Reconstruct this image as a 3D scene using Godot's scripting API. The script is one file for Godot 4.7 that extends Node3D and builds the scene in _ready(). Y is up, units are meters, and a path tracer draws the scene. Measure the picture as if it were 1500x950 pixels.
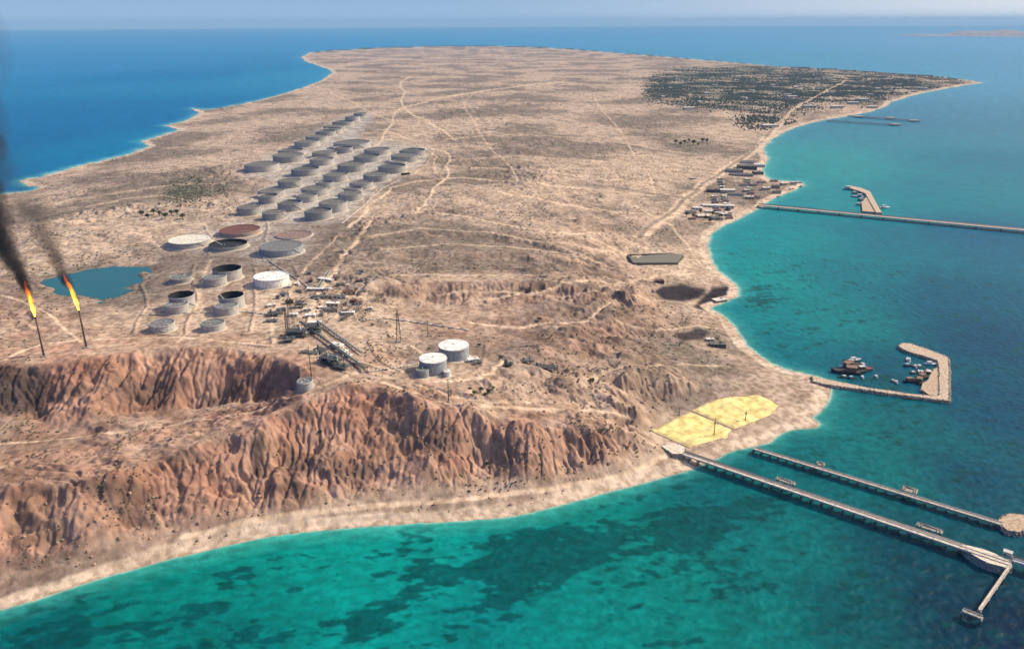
extends Node3D
# An island oil terminal seen from the air: camera at 400 m over the bay, north-ish along -z. Units are metres.

const EYE := 400.0
const FOCAL := 1176.0          # focal length in pixels of the 1500 x 950 photograph
const PITCH := 20.7
const ROLL := -0.24

# ---------------------------------------------------------------- surveyed ground
# The terrain is a mesh on rings round the origin: fine cells near by, wide ones far away.
const NI := 1250
const TH0 := -0.803
const DTH := 1.606 / 1249.0
var NJ := 0
var ring: PackedFloat32Array      # distance of each ring
var ring_a: PackedFloat32Array
const CI := 128                   # coarse grid of the relief
const CJ := 312
const CD := 0.0127
const CV0 := 6.0
var relief := PackedFloat32Array()
var hgt := PackedFloat32Array()   # finished height of each ground vertex
var shore := PackedFloat32Array() # distance to the waterline, negative at sea
var m_track := PackedFloat32Array()
var m_road := PackedFloat32Array()
var m_flat := PackedFloat32Array()
var m_red := PackedFloat32Array()
var m_grey := PackedFloat32Array()
var m_dark := PackedFloat32Array()
var m_green := PackedFloat32Array()
var m_pit_and_shade := PackedFloat32Array()
var m_berm := PackedFloat32Array()
var noise_w := FastNoiseLite.new()
var cam_basis: Basis
var noise_a := FastNoiseLite.new()
var noise_b := FastNoiseLite.new()
var noise_c := FastNoiseLite.new()
var noise_r := FastNoiseLite.new()
var rng := RandomNumberGenerator.new()
var M := {}
var used := {}

func sight(px: float, py: float) -> Vector3:
	return cam_basis * Vector3((px - 750.0) / FOCAL, -(py - 475.0) / FOCAL, -1.0)

func at_height(px: float, py: float, h: float) -> Vector3:
	var d := sight(px, py)
	return Vector3(0, EYE, 0) + d * ((h - EYE) / d.y)

func on_relief(px: float, py: float) -> Vector3:
	var h := 20.0
	var p := Vector3()
	for k in 14:
		p = at_height(px, py, h)
		h = lerpf(h, relief_at(p.x, p.z), 0.6)
	return p

func on_land(px: float, py: float) -> Vector3:
	var h := 20.0
	var p := Vector3()
	for k in 22:
		p = at_height(px, py, h)
		h = lerpf(h, land(p.x, p.z), 0.5)
	p.y = land(p.x, p.z)
	return p

func metres(px_len: float, p: Vector3) -> float:   # a length in photo pixels, at the depth of p
	return px_len / FOCAL * (p - Vector3(0, EYE, 0)).dot(-cam_basis.z)

func relief_at(x: float, z: float) -> float:
	var u := clampf((atan2(x, -z) - TH0) / CD, 0.0, CI - 1.001)
	var v := clampf((log(sqrt(x * x + z * z)) - CV0) / CD, 0.0, CJ - 1.001)
	var i := int(u)
	var j := int(v)
	var fu := u - i
	var fv := v - j
	var k := j * CI + i
	return lerpf(lerpf(relief[k], relief[k + 1], fu), lerpf(relief[k + CI], relief[k + CI + 1], fu), fv)

func row_of(r: float) -> float:
	var a := atan2(EYE, r)
	if a >= 0.318: return (0.695 - a) / 0.001
	if a >= 0.088: return 377.0 + (0.318 - a) / 0.00125
	return 561.0 + (0.088 - a) / 0.001

func land(x: float, z: float) -> float:
	var u := clampf((atan2(x, -z) - TH0) / DTH, 0.0, NI - 1.001)
	var v := clampf(row_of(sqrt(x * x + z * z)), 0.0, NJ - 1.001)
	var i := int(u)
	var j := int(v)
	var k := j * NI + i
	var fu := u - i
	return lerpf(lerpf(hgt[k], hgt[k + 1], fu), lerpf(hgt[k + NI], hgt[k + NI + 1], fu), v - j)

func shore_at(x: float, z: float) -> float:
	var u := int(clampf((atan2(x, -z) - TH0) / DTH, 0.0, NI - 1))
	var v := row_of(sqrt(x * x + z * z))
	if v < 0 or v > NJ - 1: return -3000.0
	return shore[int(v) * NI + u]

func make_rings() -> void:
	var a := 0.695
	while a > 0.0235:
		ring_a.append(a)
		ring.append(EYE / tan(a))
		a = 0.695 - 0.001 * (ring.size()) if ring.size() <= 377 else (0.318 - 0.00125 * (ring.size() - 377) if ring.size() <= 561 else 0.088 - 0.001 * (ring.size() - 561))
	NJ = ring.size()

func fill_rows(poly: PackedVector2Array, rows: int, cols: int, put: Callable) -> void:
	# poly in (column, row) units; calls put(row, first column, last column)
	var n := poly.size()
	var top := INF
	var low := -INF
	for p in poly:
		top = minf(top, p.y)
		low = maxf(low, p.y)
	for j in range(maxi(0, ceili(top)), mini(rows - 1, floori(low)) + 1):
		var cuts := PackedFloat32Array()
		for k in n:
			var a := poly[k]
			var b := poly[(k + 1) % n]
			if (a.y <= j) != (b.y <= j):
				cuts.append(a.x + (j - a.y) / (b.y - a.y) * (b.x - a.x))
		cuts.sort()
		for k in range(0, cuts.size() - 1, 2):
			var i0 := maxi(0, ceili(cuts[k]))
			var i1 := mini(cols - 1, floori(cuts[k + 1]))
			if i1 >= i0: put.call(j, i0, i1)

func cell(p: Vector3) -> Vector2:
	return Vector2((atan2(p.x, -p.z) - TH0) / DTH, row_of(Vector2(p.x, p.z).length()))

# a stroke along a line on the ground, width in metres
func stroke(mask: PackedFloat32Array, line: Array, width: float, strength := 1.0) -> void:
	var pts := []
	for k in range(0, line.size(), 2): pts.append(on_relief(line[k], line[k + 1]))
	for k in pts.size() - 1:
		var a: Vector3 = pts[k]
		var b: Vector3 = pts[k + 1]
		var bend := Vector3(b.z - a.z, 0, a.x - b.x) * rng.randf_range(-0.04, 0.04)
		var n := int(a.distance_to(b) / maxf(width * 0.4, 1.0)) + 1
		for s in n:
			var t := float(s) / n
			dab(mask, a.lerp(b, t) + bend * sin(t * PI), width * 0.5, strength)

func dab(mask: PackedFloat32Array, p: Vector3, rad: float, strength := 1.0, soft := 0.5) -> void:
	var c := cell(p)
	var r := Vector2(p.x, p.z).length()
	var jc := int(c.y)
	if jc < 1 or jc > NJ - 2: return
	var rx := maxf(rad, r * DTH * 0.9)
	var ry := maxf(rad, (ring[jc + 1] - ring[jc]) * 0.75)
	var di := int(rx / (r * DTH)) + 1
	var dj := int(ry / (ring[jc + 1] - ring[jc])) + 1
	for j in range(maxi(0, jc - dj), mini(NJ - 1, jc + dj) + 1):
		for i in range(maxi(0, int(c.x) - di), mini(NI - 1, int(c.x) + di) + 1):
			var q := Vector2((i - c.x) * DTH * r / rx, (j - c.y) * (ring[jc + 1] - ring[jc]) / ry).length()
			var w := strength * clampf((1.0 - q) / soft + 0.15, 0.0, 1.0)
			var k := j * NI + i
			if w > mask[k]: mask[k] = w

func patch(mask: PackedFloat32Array, outline: Array, strength := 1.0) -> void:
	var poly := PackedVector2Array()
	for k in range(0, outline.size(), 2): poly.append(cell(on_relief(outline[k], outline[k + 1])))
	fill_rows(poly, NJ, NI, func(j, i0, i1):
		for i in range(i0, i1 + 1): mask[j * NI + i] = maxf(mask[j * NI + i], strength))

func blur(mask: PackedFloat32Array, size: int) -> void:
	for pass_ in 2:
		for j in NJ:
			var sum := 0.0
			var row := mask.slice(j * NI, j * NI + NI)
			for i in NI + size:
				if i < NI: sum += row[i]
				if i >= 2 * size + 1: sum -= row[i - 2 * size - 1]
				if i >= size and i - size < NI: mask[j * NI + i - size] = sum / (2 * size + 1)
		for i in NI:
			var sum := 0.0
			var col := PackedFloat32Array()
			col.resize(NJ)
			for j in NJ: col[j] = mask[j * NI + i]
			for j in NJ + size:
				if j < NJ: sum += col[j]
				if j >= 2 * size + 1: sum -= col[j - 2 * size - 1]
				if j >= size and j - size < NJ: mask[(j - size) * NI + i] = sum / (2 * size + 1)

# waterline, traced round the island (photo pixels at sea level)
const COAST := [-420, 965, -200, 935, 0, 893, 50, 879, 100, 862, 150, 846, 200, 832, 250, 818, 300, 806, 350, 795, 400, 785, 450, 778, 500, 773, 550, 770, 600, 767, 650, 764, 700, 760, 740, 757, 780, 750, 815, 741, 850, 731, 885, 721, 920, 712, 950, 704, 980, 696, 1005, 690, 1025, 683, 1045, 674, 1062, 664, 1080, 658, 1104, 654, 1126, 648, 1136, 639, 1148, 633, 1160, 629, 1178, 628, 1197, 626, 1200, 620, 1190, 612, 1204, 600, 1213, 586, 1216, 570, 1214, 560, 1196, 551, 1172, 546, 1150, 541, 1130, 532, 1112, 521, 1095, 508, 1083, 492, 1072, 474, 1062, 465, 1052, 458, 1040, 452, 1050, 446, 1068, 440, 1082, 434, 1078, 416, 1070, 411, 1060, 404, 1050, 395, 1042, 380, 1037, 365, 1038, 350, 1044, 341, 1053, 334, 1072, 325, 1095, 314, 1113, 305, 1118, 300, 1126, 294, 1140, 288, 1155, 282, 1166, 277, 1178, 272, 1172, 266, 1150, 265, 1130, 263, 1120, 259, 1117, 250, 1122, 238, 1125, 231, 1119, 222, 1121, 213, 1129, 205, 1145, 195, 1170, 185, 1200, 177, 1230, 172, 1270, 165, 1296, 157, 1308, 149, 1340, 139, 1380, 131, 1420, 124, 1442, 121, 1420, 117, 1380, 112.5, 1320, 108, 1250, 103, 1150, 98, 1080, 92, 1000, 85, 950, 81, 900, 77, 850, 73, 800, 69.5, 720, 67.5, 650, 67.5, 560, 70, 500, 73, 455, 76.5, 440, 83, 446, 90, 465, 96, 484, 102, 485, 108, 470, 118, 440, 129, 400, 141, 360, 151, 320, 158, 300, 161, 278, 158, 292, 165, 270, 178, 240, 184, 262, 190, 240, 197, 208, 207, 217, 213, 200, 222, 180, 228, 150, 235, 125, 240, 90, 250, 58, 259, 28, 264, 36, 272, 56, 274, 40, 281, 0, 284, -60, 292, -180, 312, -320, 350, -520, 450, -760, 640, -700, 900]

# lines of equal or varying height: pixel x, pixel y, height
const LEVELS := [
	# foot of the front cliffs
	[-300, 880, 6, -120, 868, 6, 0, 845, 6, 60, 835, 6, 120, 822, 6, 190, 803, 7, 250, 784, 7, 330, 767, 8, 420, 752, 8, 500, 742, 8, 560, 735, 7, 640, 728, 6, 720, 722, 6, 800, 714, 6, 870, 704, 5, 930, 690, 5, 972, 672, 5],
	# their crest
	[-300, 730, 44, -120, 722, 46, 0, 716, 47, 90, 712, 47, 170, 700, 46, 240, 668, 46, 300, 642, 48, 345, 628, 50, 372, 640, 48, 388, 612, 54, 425, 602, 57, 470, 574, 62, 520, 562, 64, 556, 574, 60, 600, 596, 55, 648, 606, 50, 700, 612, 47, 760, 622, 42, 820, 632, 36, 880, 634, 31, 925, 638, 22, 955, 648, 10],
	# mid-slope bulges
	[120, 770, 22, 250, 728, 24, 340, 700, 27, 480, 660, 28, 560, 655, 31, 650, 668, 25, 760, 675, 20],
	# floor of the quarry bowl behind the front ridge
	[-250, 680, 34, 0, 660, 32, 100, 655, 30, 200, 632, 28, 300, 608, 30, 380, 595, 36],
	[-250, 640, 30, 0, 640, 28, 100, 622, 27, 200, 606, 26, 300, 594, 27, 380, 585, 33, 420, 578, 40],
	# crest of the back scarp
	[-250, 520, 60, 0, 528, 62, 60, 534, 63, 100, 532, 63, 140, 522, 64, 200, 514, 66, 260, 508, 66, 320, 507, 66, 380, 514, 66, 425, 528, 66, 450, 552, 64],
	# dark quarry corner at the far left
	[-250, 610, 32, 0, 612, 31, 50, 608, 30],
	# mid scarp: crest and foot
	[545, 424, 56, 580, 412, 58, 650, 408, 58, 750, 409, 57, 850, 415, 53, 920, 428, 44],
	[560, 440, 45, 610, 446, 42, 680, 450, 40, 760, 448, 39, 840, 444, 38, 905, 446, 33],
	# gully field above the yellow yards
	[905, 548, 33, 950, 546, 32, 1000, 555, 24, 1030, 568, 14],
	[900, 600, 27, 940, 598, 18, 985, 592, 8, 1030, 580, 6],
	[890, 468, 34, 930, 462, 30, 960, 470, 25], [895, 496, 24, 930, 500, 18, 965, 500, 14],
	# flat yard of the yellow piles and the point
	[955, 632, 5, 1000, 608, 5, 1060, 588, 5, 1120, 584, 4.6, 1140, 598, 4, 1100, 622, 4, 1040, 652, 4, 1000, 655, 4, 960, 640, 5],
	[1160, 575, 4, 1190, 590, 3], [1080, 540, 8, 1150, 560, 5],
	# plateau
	[60, 505, 63, 130, 500, 63, 260, 488, 61], [230, 460, 58, 330, 450, 57, 420, 440, 56], [240, 400, 51, 320, 395, 52, 420, 400, 53],
	[260, 350, 45, 340, 340, 46, 430, 345, 48], [350, 310, 39, 430, 305, 40, 500, 305, 42], [360, 245, 27, 450, 245, 30, 540, 250, 33, 610, 235, 31],
	[470, 190, 22, 530, 165, 19], [600, 160, 18, 760, 120, 14, 1000, 110, 9], [560, 90, 9, 800, 85, 9],
	# pond rim and bed
	[918, 375, 13, 928, 388, 13, 992, 388, 13, 1002, 377, 13, 985, 372, 13, 918, 375, 13], [940, 381, 13, 985, 381, 13],
	[70, 418, 45, 100, 410, 45.5, 160, 396, 46, 205, 392, 47, 220, 405, 47, 180, 430, 47, 140, 444, 47.5, 100, 436, 47, 60, 425, 47, 20, 412, 46, -20, 408, 46], [85, 425, 37, 110, 415, 37, 150, 406, 37, 200, 400, 37], [110, 434, 37, 150, 426, 37, 190, 412, 37, 205, 402, 37], [95, 428, 37, 140, 416, 37, 180, 406, 37], [0, 410, 41, 50, 414, 41],
	[0, 460, 52, 40, 480, 58], [0, 380, 41, 80, 350, 38, 180, 340, 39], [40, 300, 14, 120, 280, 17, 240, 250, 17, 330, 215, 14], [0, 330, 24, 200, 320, 30],
	# middle ground
	[470, 450, 55, 480, 500, 60, 540, 540, 61], [600, 500, 54, 660, 530, 52, 720, 560, 49], [780, 540, 43, 860, 560, 36], [700, 470, 42, 800, 480, 37], [640, 470, 46, 560, 470, 50],
	[540, 372, 58, 620, 364, 60, 720, 364, 61, 800, 372, 57, 880, 390, 45], [550, 384, 51, 620, 377, 52, 720, 377, 52, 800, 386, 48, 870, 402, 38],
	[520, 346, 53, 600, 336, 57, 700, 338, 59, 790, 350, 55, 860, 366, 45, 920, 388, 31], [520, 356, 48, 600, 348, 50, 700, 350, 51, 780, 362, 47, 850, 378, 38, 905, 398, 26],
	[600, 318, 45, 660, 312, 50, 720, 316, 55, 800, 326, 52, 870, 342, 38], [630, 292, 44, 680, 282, 53, 730, 280, 57, 780, 288, 52, 830, 302, 40], [640, 268, 36, 760, 268, 36, 860, 285, 28], [690, 305, 43, 760, 308, 44, 820, 316, 38],
	[640, 470, 47, 700, 462, 46, 770, 466, 42], [690, 482, 41, 780, 490, 36], [790, 505, 46, 840, 500, 44, 890, 506, 36], [800, 520, 41, 850, 518, 37, 890, 522, 29], [940, 500, 22, 980, 512, 15], [960, 446, 21, 1000, 462, 13],
	[900, 330, 24, 940, 380, 16, 980, 420, 9], [900, 270, 22, 860, 220, 23, 760, 220, 27], [960, 280, 11, 1020, 260, 8, 1080, 230, 6], [960, 180, 12, 1100, 160, 7], [1000, 350, 7, 1010, 400, 5],
	[1000, 470, 10, 1050, 500, 5], [960, 520, 20, 1040, 535, 10], [700, 180, 22, 850, 150, 17], [1200, 140, 6, 1350, 125, 5], [1060, 300, 4, 1090, 300, 3]]

func solve_relief() -> void:
	relief.resize(CI * CJ)
	var fixed := PackedByteArray()
	fixed.resize(CI * CJ)
	var sea := PackedByteArray()
	sea.resize(CI * CJ)
	var poly := PackedVector2Array()
	for k in range(0, COAST.size(), 2):
		var p := at_height(COAST[k], COAST[k + 1], 0)
		poly.append(Vector2((atan2(p.x, -p.z) - TH0) / CD, (log(Vector2(p.x, p.z).length()) - CV0) / CD))
	fixed.fill(1)
	relief.fill(-1.5)
	fill_rows(poly, CJ, CI, func(j, i0, i1):
		for i in range(i0, i1 + 1):
			fixed[j * CI + i] = 0
			relief[j * CI + i] = 12.0)
	for line in LEVELS:
		var last := Vector3()
		for k in range(0, line.size(), 3):
			var p := at_height(line[k], line[k + 1], line[k + 2])
			var n := 1 if k == 0 else 60
			for s in n:
				var q := p if k == 0 else last.lerp(p, float(s + 1) / n)
				var i := roundi((atan2(q.x, -q.z) - TH0) / CD)
				var j := roundi((log(Vector2(q.x, q.z).length()) - CV0) / CD)
				if i >= 0 and i < CI and j >= 0 and j < CJ:
					fixed[j * CI + i] = 1
					relief[j * CI + i] = q.y
			last = p
	for step in 170:
		var most := 1.88 if step < 150 else 1.0
		for j in range(1, CJ - 1):
			var k := j * CI
			for i in CI:
				if fixed[k + i] == 0:
					var l := relief[k + maxi(i - 1, 0)]
					var r := relief[k + mini(i + 1, CI - 1)]
					relief[k + i] += most * ((l + r + relief[k + i - CI] + relief[k + i + CI]) * 0.25 - relief[k + i])
	# soften the creases a little
	for step in 1:
		var old := relief.duplicate()
		for j in range(1, CJ - 1):
			for i in range(1, CI - 1):
				var k := j * CI + i
				relief[k] = old[k] * 0.6 + 0.1 * (old[k - 1] + old[k + 1] + old[k - CI] + old[k + CI])

func survey_shore() -> void:
	shore.resize(NI * NJ)
	shore.fill(-1.0)
	var pts := PackedVector2Array()
	var n := COAST.size() / 2
	for k in n:                                     # a natural edge: wander between the traced points
		var a := at_height(COAST[2 * k], COAST[2 * k + 1], 0)
		var b := at_height(COAST[2 * ((k + 1) % n)], COAST[2 * ((k + 1) % n) + 1], 0)
		var far := Vector2(a.x, a.z).length()
		var steps := clampi(int(a.distance_to(b) / (far * 0.004)), 1, 40)
		for s in steps:
			var p := a.lerp(b, float(s) / steps)
			var w := (b - a).cross(Vector3.UP).normalized() * far * 0.0022
			p += w * noise_b.get_noise_2d(p.x * 0.9 + p.z * 0.5, p.z) * (1.0 + 0.5 * minf(far / 3000.0, 1.5))
			pts.append(cell(p))
	fill_rows(pts, NJ, NI, func(j, i0, i1):
		for i in range(i0, i1 + 1): shore[j * NI + i] = 1.0)
	var dist := PackedFloat32Array()
	dist.resize(NI * NJ)
	dist.fill(1e6)
	for j in range(1, NJ - 1):
		var sx := ring[j] * DTH * 0.5
		var sy := (ring[j + 1] - ring[j]) * 0.5
		for i in range(1, NI - 1):
			var k := j * NI + i
			if shore[k] != shore[k - 1] or shore[k] != shore[k + 1]: dist[k] = sx
			if shore[k] != shore[k - NI] or shore[k] != shore[k + NI]: dist[k] = minf(dist[k], sy)
	for j in range(1, NJ):
		var sx := ring[j] * DTH
		var sy := ring[j] - ring[j - 1]
		var sd := sqrt(sx * sx + sy * sy)
		for i in range(1, NI - 1):
			var k := j * NI + i
			dist[k] = minf(minf(dist[k], dist[k - 1] + sx), minf(dist[k - NI] + sy, minf(dist[k - NI - 1], dist[k - NI + 1]) + sd))
	for j in range(NJ - 2, -1, -1):
		var sx := ring[j] * DTH
		var sy := ring[j + 1] - ring[j]
		var sd := sqrt(sx * sx + sy * sy)
		for i in range(NI - 2, 0, -1):
			var k := j * NI + i
			dist[k] = minf(minf(dist[k], dist[k + 1] + sx), minf(dist[k + NI] + sy, minf(dist[k + NI - 1], dist[k + NI + 1]) + sd))
	for k in NI * NJ: shore[k] *= dist[k]
	for j in NJ:                                    # the last columns
		shore[j * NI] = shore[j * NI + 1]
		shore[j * NI + NI - 1] = shore[j * NI + NI - 2]

func hash2(i: int, j: int) -> Vector2:
	var n := (i * 73856093) ^ (j * 19349663)
	n = (n ^ (n >> 13)) * 1274126177
	n = n & 0x7fffffff
	return Vector2((n & 1023) / 1023.0, ((n >> 10) & 1023) / 1023.0)

# runnels: ridges and gullies that run down the slope; across is the unit vector along the contour
func runnels(x: float, z: float, across: Vector2) -> float:
	var i0 := floori(x)
	var j0 := floori(z)
	var fx := x - i0
	var fz := z - j0
	var sum := 0.0
	var all := 0.0
	for dj in [-1, 0, 1]:
		for di in [-1, 0, 1]:
			var h := hash2(i0 + di, j0 + dj)
			var qx: float = fx - di - h.x
			var qz: float = fz - dj - h.y
			var d := qx * qx + qz * qz
			if d > 2.6: continue
			var w := exp(-2.4 * d)
			all += w
			sum += w * cos((qx * across.x + qz * across.y) * TAU + h.x * 3.0)
	return sum / maxf(all, 1e-4)

func wave_tex(size: int, freq: float, seed_: int, oct: int, kind := FastNoiseLite.TYPE_SIMPLEX_SMOOTH) -> Image:
	var n := FastNoiseLite.new()
	n.noise_type = kind
	n.seed = seed_
	n.frequency = freq
	n.fractal_octaves = oct
	return n.get_seamless_image(size, size)

func tint_tex(im: Image, dark: Color, light: Color, low := 0.25, high := 0.75) -> ImageTexture:
	var out := Image.create(im.get_width(), im.get_height(), false, Image.FORMAT_RGB8)
	for y in im.get_height():
		for x in im.get_width():
			var v := clampf((im.get_pixel(x, y).r - low) / (high - low), 0.0, 1.0)
			out.set_pixel(x, y, dark.lerp(light, v))
	return ImageTexture.create_from_image(out)

func slope_fields() -> Array:
	var gx := PackedFloat32Array()
	var gz := PackedFloat32Array()
	gx.resize(CI * CJ)
	gz.resize(CI * CJ)
	for j in range(1, CJ - 1):
		var r := exp(CV0 + j * CD)
		for i in range(1, CI - 1):
			var k := j * CI + i
			var th := TH0 + i * CD
			var dr := (relief[k + CI] - relief[k - CI]) / (2 * CD * r)
			var dt := (relief[k + 1] - relief[k - 1]) / (2 * CD * r)
			gx[k] = dr * sin(th) + dt * cos(th)
			gz[k] = -dr * cos(th) + dt * sin(th)
	return [gx, gz]

func shape_ground(gx: PackedFloat32Array, gz: PackedFloat32Array) -> PackedFloat32Array:
	var scar := PackedFloat32Array()               # how steep and how deep in a runnel each vertex lies
	scar.resize(NI * NJ)
	hgt.resize(NI * NJ)
	for j in NJ:
		var r := ring[j]
		var v := clampf((log(r) - CV0) / CD, 0.0, CJ - 1.001)
		var cj := int(v)
		var fv := v - cj
		var fine := clampf(1.6 - r / 1500.0, 0.0, 1.0)
		var mid := clampf(1.7 - r / 5000.0, 0.0, 1.0)
		for i in NI:
			var k := j * NI + i
			var s := shore[k]
			if s <= 0.0:
				hgt[k] = maxf(-5.0, s * 0.10)
				continue
			var th := TH0 + i * DTH
			var x := r * sin(th)
			var z := -r * cos(th)
			var u := clampf(i * DTH / CD, 0.0, CI - 1.001)
			var ci := int(u)
			var fu := u - ci
			var c := cj * CI + ci
			var w00 := (1 - fu) * (1 - fv)
			var w10 := fu * (1 - fv)
			var w01 := (1 - fu) * fv
			var w11 := fu * fv
			var base := relief[c] * w00 + relief[c + 1] * w10 + relief[c + CI] * w01 + relief[c + CI + 1] * w11
			var sx := gx[c] * w00 + gx[c + 1] * w10 + gx[c + CI] * w01 + gx[c + CI + 1] * w11
			var sz := gz[c] * w00 + gz[c + 1] * w10 + gz[c + CI] * w01 + gz[c + CI + 1] * w11
			var slope := sqrt(sx * sx + sz * sz)
			var rough := (1.0 - m_flat[k]) * (1.0 - minf(m_track[k], 0.8)) * (1.0 - minf(m_road[k], 0.9))
			var na := noise_a.get_noise_2d(x, z)
			var nb := noise_b.get_noise_2d(x, z)
			var h := base
			var high := clampf(base / 25.0, 0.0, 1.0) * rough
			h += (na * 7.0 * high + nb * 3.4 * high * mid) * (1.0 - clampf(slope * 2.0, 0.0, 0.8))
			if fine > 0.0: h += noise_c.get_noise_2d(x, z) * 0.3 * fine * rough * clampf(s / 60.0 - 0.4, 0.0, 1.0)
			# low terraces and washes on the open ground
			var nr := noise_r.get_noise_2d(x * 0.45, z)
			h += (absf(nr) - 0.2) * 7.5 * high * mid * clampf(0.6 + na * 3.0, 0.1, 1.4) * clampf(1.0 - slope, 0.0, 1.0)
			if mid > 0.0 and high > 0.0:
				var nw := noise_w.get_noise_2d(x * 0.7 + nb * 14.0, z + na * 20.0)
				h += (absf(nw) * 2.0 - 0.42) * 3.2 * high * mid * clampf(1.2 - slope * 2.0, 0.0, 1.0) * clampf(0.4 + na * 3.4, 0.0, 1.6)
			h += m_berm[k] * 1.3
			if slope > 0.09 and r < 1900.0 and rough > 0.1:
				var steep := clampf((slope - 0.09) / 0.30, 0.0, 1.0) * rough * smoothstep(6.0, 20.0, base)
				var warp := nb * 0.9 + na * 0.9
				var ax := Vector2(-sz, sx) / slope
				ax = ax.rotated(warp)
				var e0 := runnels(x / 92.0 + 2.0, z / 92.0, ax)
				var e1 := runnels(x / 36.0 + 7.0, z / 36.0, ax.rotated(e0 * 0.9))
				var e2 := runnels(x / 14.0, z / 14.0 + 11.0, ax.rotated(e1 * 0.8 + e0 * 0.3))
				var e3 := runnels(x / 6.5 + 3.0, z / 6.5, ax.rotated(e2 * 0.4))
				var keen := clampf(0.5 + nr * 2.4 + na * 0.8, 0.05, 1.1)
				var cut := e0 * 6.5 + ((1.0 - pow(absf(e1), 0.6) * 2.0 + 0.3) * -1.7 + signf(e2) * pow(absf(e2), 0.6) * 0.7) * keen + e3 * 0.5 * fine + nb * 2.2
				h += cut * steep + (noise_c.get_noise_2d(x * 0.8 + 31.0, z * 0.8) * 1.3 + noise_w.get_noise_2d(x + 77.0, z) * 4.5) * steep * fine
				h += sin(h * 0.7 + nb * 6.0) * 0.3 * steep * fine
				scar[k] = steep * (1.0 + clampf(cut / 6.0, -1.0, 1.0) * 0.35)
			# beach
			var wide := 16.0 + 6.0 * nb + r * 0.006
			var t := smoothstep(0.0, 1.0, clampf(s / wide, 0.0, 1.0))
			h = lerpf(minf(h, 0.25 + s * 0.09), h, t)
			hgt[k] = maxf(h, 0.12 + minf(s * 0.05, 1.2))
	return scar

# rain wash: water is sent down the steepest way, and where much of it gathers it cuts; branching gullies form by themselves
func wash(scar: PackedFloat32Array) -> void:
	var last := 0
	while ring[last] < 1180.0: last += 1
	var total := last * NI
	for turn in 3:
		var keys := PackedInt64Array()
		for k in range(NI, total - NI):
			if shore[k] > 2.0 and k % NI > 0 and k % NI < NI - 1: keys.append((int((hgt[k] + 50.0) * 2000.0) << 22) + k)
		keys.sort()
		var flow := PackedFloat32Array()
		flow.resize(total)
		for j in last:
			var area := ring[j] * DTH * (ring[j + 1] - ring[j])
			for i in NI: flow[j * NI + i] = area
		for q in range(keys.size() - 1, -1, -1):
			var k := keys[q] & 0x3fffff
			var j := k / NI
			var dx := ring[j] * DTH
			var dz := ring[j + 1] - ring[j]
			var dd := sqrt(dx * dx + dz * dz)
			var h := hgt[k]
			var best := 0.0
			var to := -1
			var s := (h - hgt[k - 1]) / dx
			if s > best: best = s; to = k - 1
			s = (h - hgt[k + 1]) / dx
			if s > best: best = s; to = k + 1
			s = (h - hgt[k - NI]) / dz
			if s > best: best = s; to = k - NI
			s = (h - hgt[k + NI]) / dz
			if s > best: best = s; to = k + NI
			s = (h - hgt[k - NI - 1]) / dd
			if s > best: best = s; to = k - NI - 1
			s = (h - hgt[k - NI + 1]) / dd
			if s > best: best = s; to = k - NI + 1
			s = (h - hgt[k + NI - 1]) / dd
			if s > best: best = s; to = k + NI - 1
			s = (h - hgt[k + NI + 1]) / dd
			if s > best: best = s; to = k + NI + 1
			if to >= 0: flow[to] += flow[k]
		var cut := PackedFloat32Array()
		cut.resize(total)
		for k in total:
			var sc := scar[k]
			if sc > 0.02: cut[k] = minf(sc * 1.3, 1.0) * clampf(0.75 + 1.6 * noise_b.get_noise_2d(ring[k / NI] * 0.35, float(k % NI) * 0.35), 0.15, 1.3) * minf(pow(flow[k], 0.40) * 0.20, 4.2)
		for k in range(NI + 1, total - NI - 1):
			if cut[k] > 0.0: hgt[k] -= 0.62 * (cut[k] * 0.36 + 0.11 * (cut[k - 1] + cut[k + 1] + cut[k - NI] + cut[k + NI]) + 0.05 * (cut[k - NI - 1] + cut[k - NI + 1] + cut[k + NI - 1] + cut[k + NI + 1])) - 0.20
		for k in range(NI, total - NI):
			if scar[k] > 0.0: hgt[k] = maxf(hgt[k], 0.6)

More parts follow.
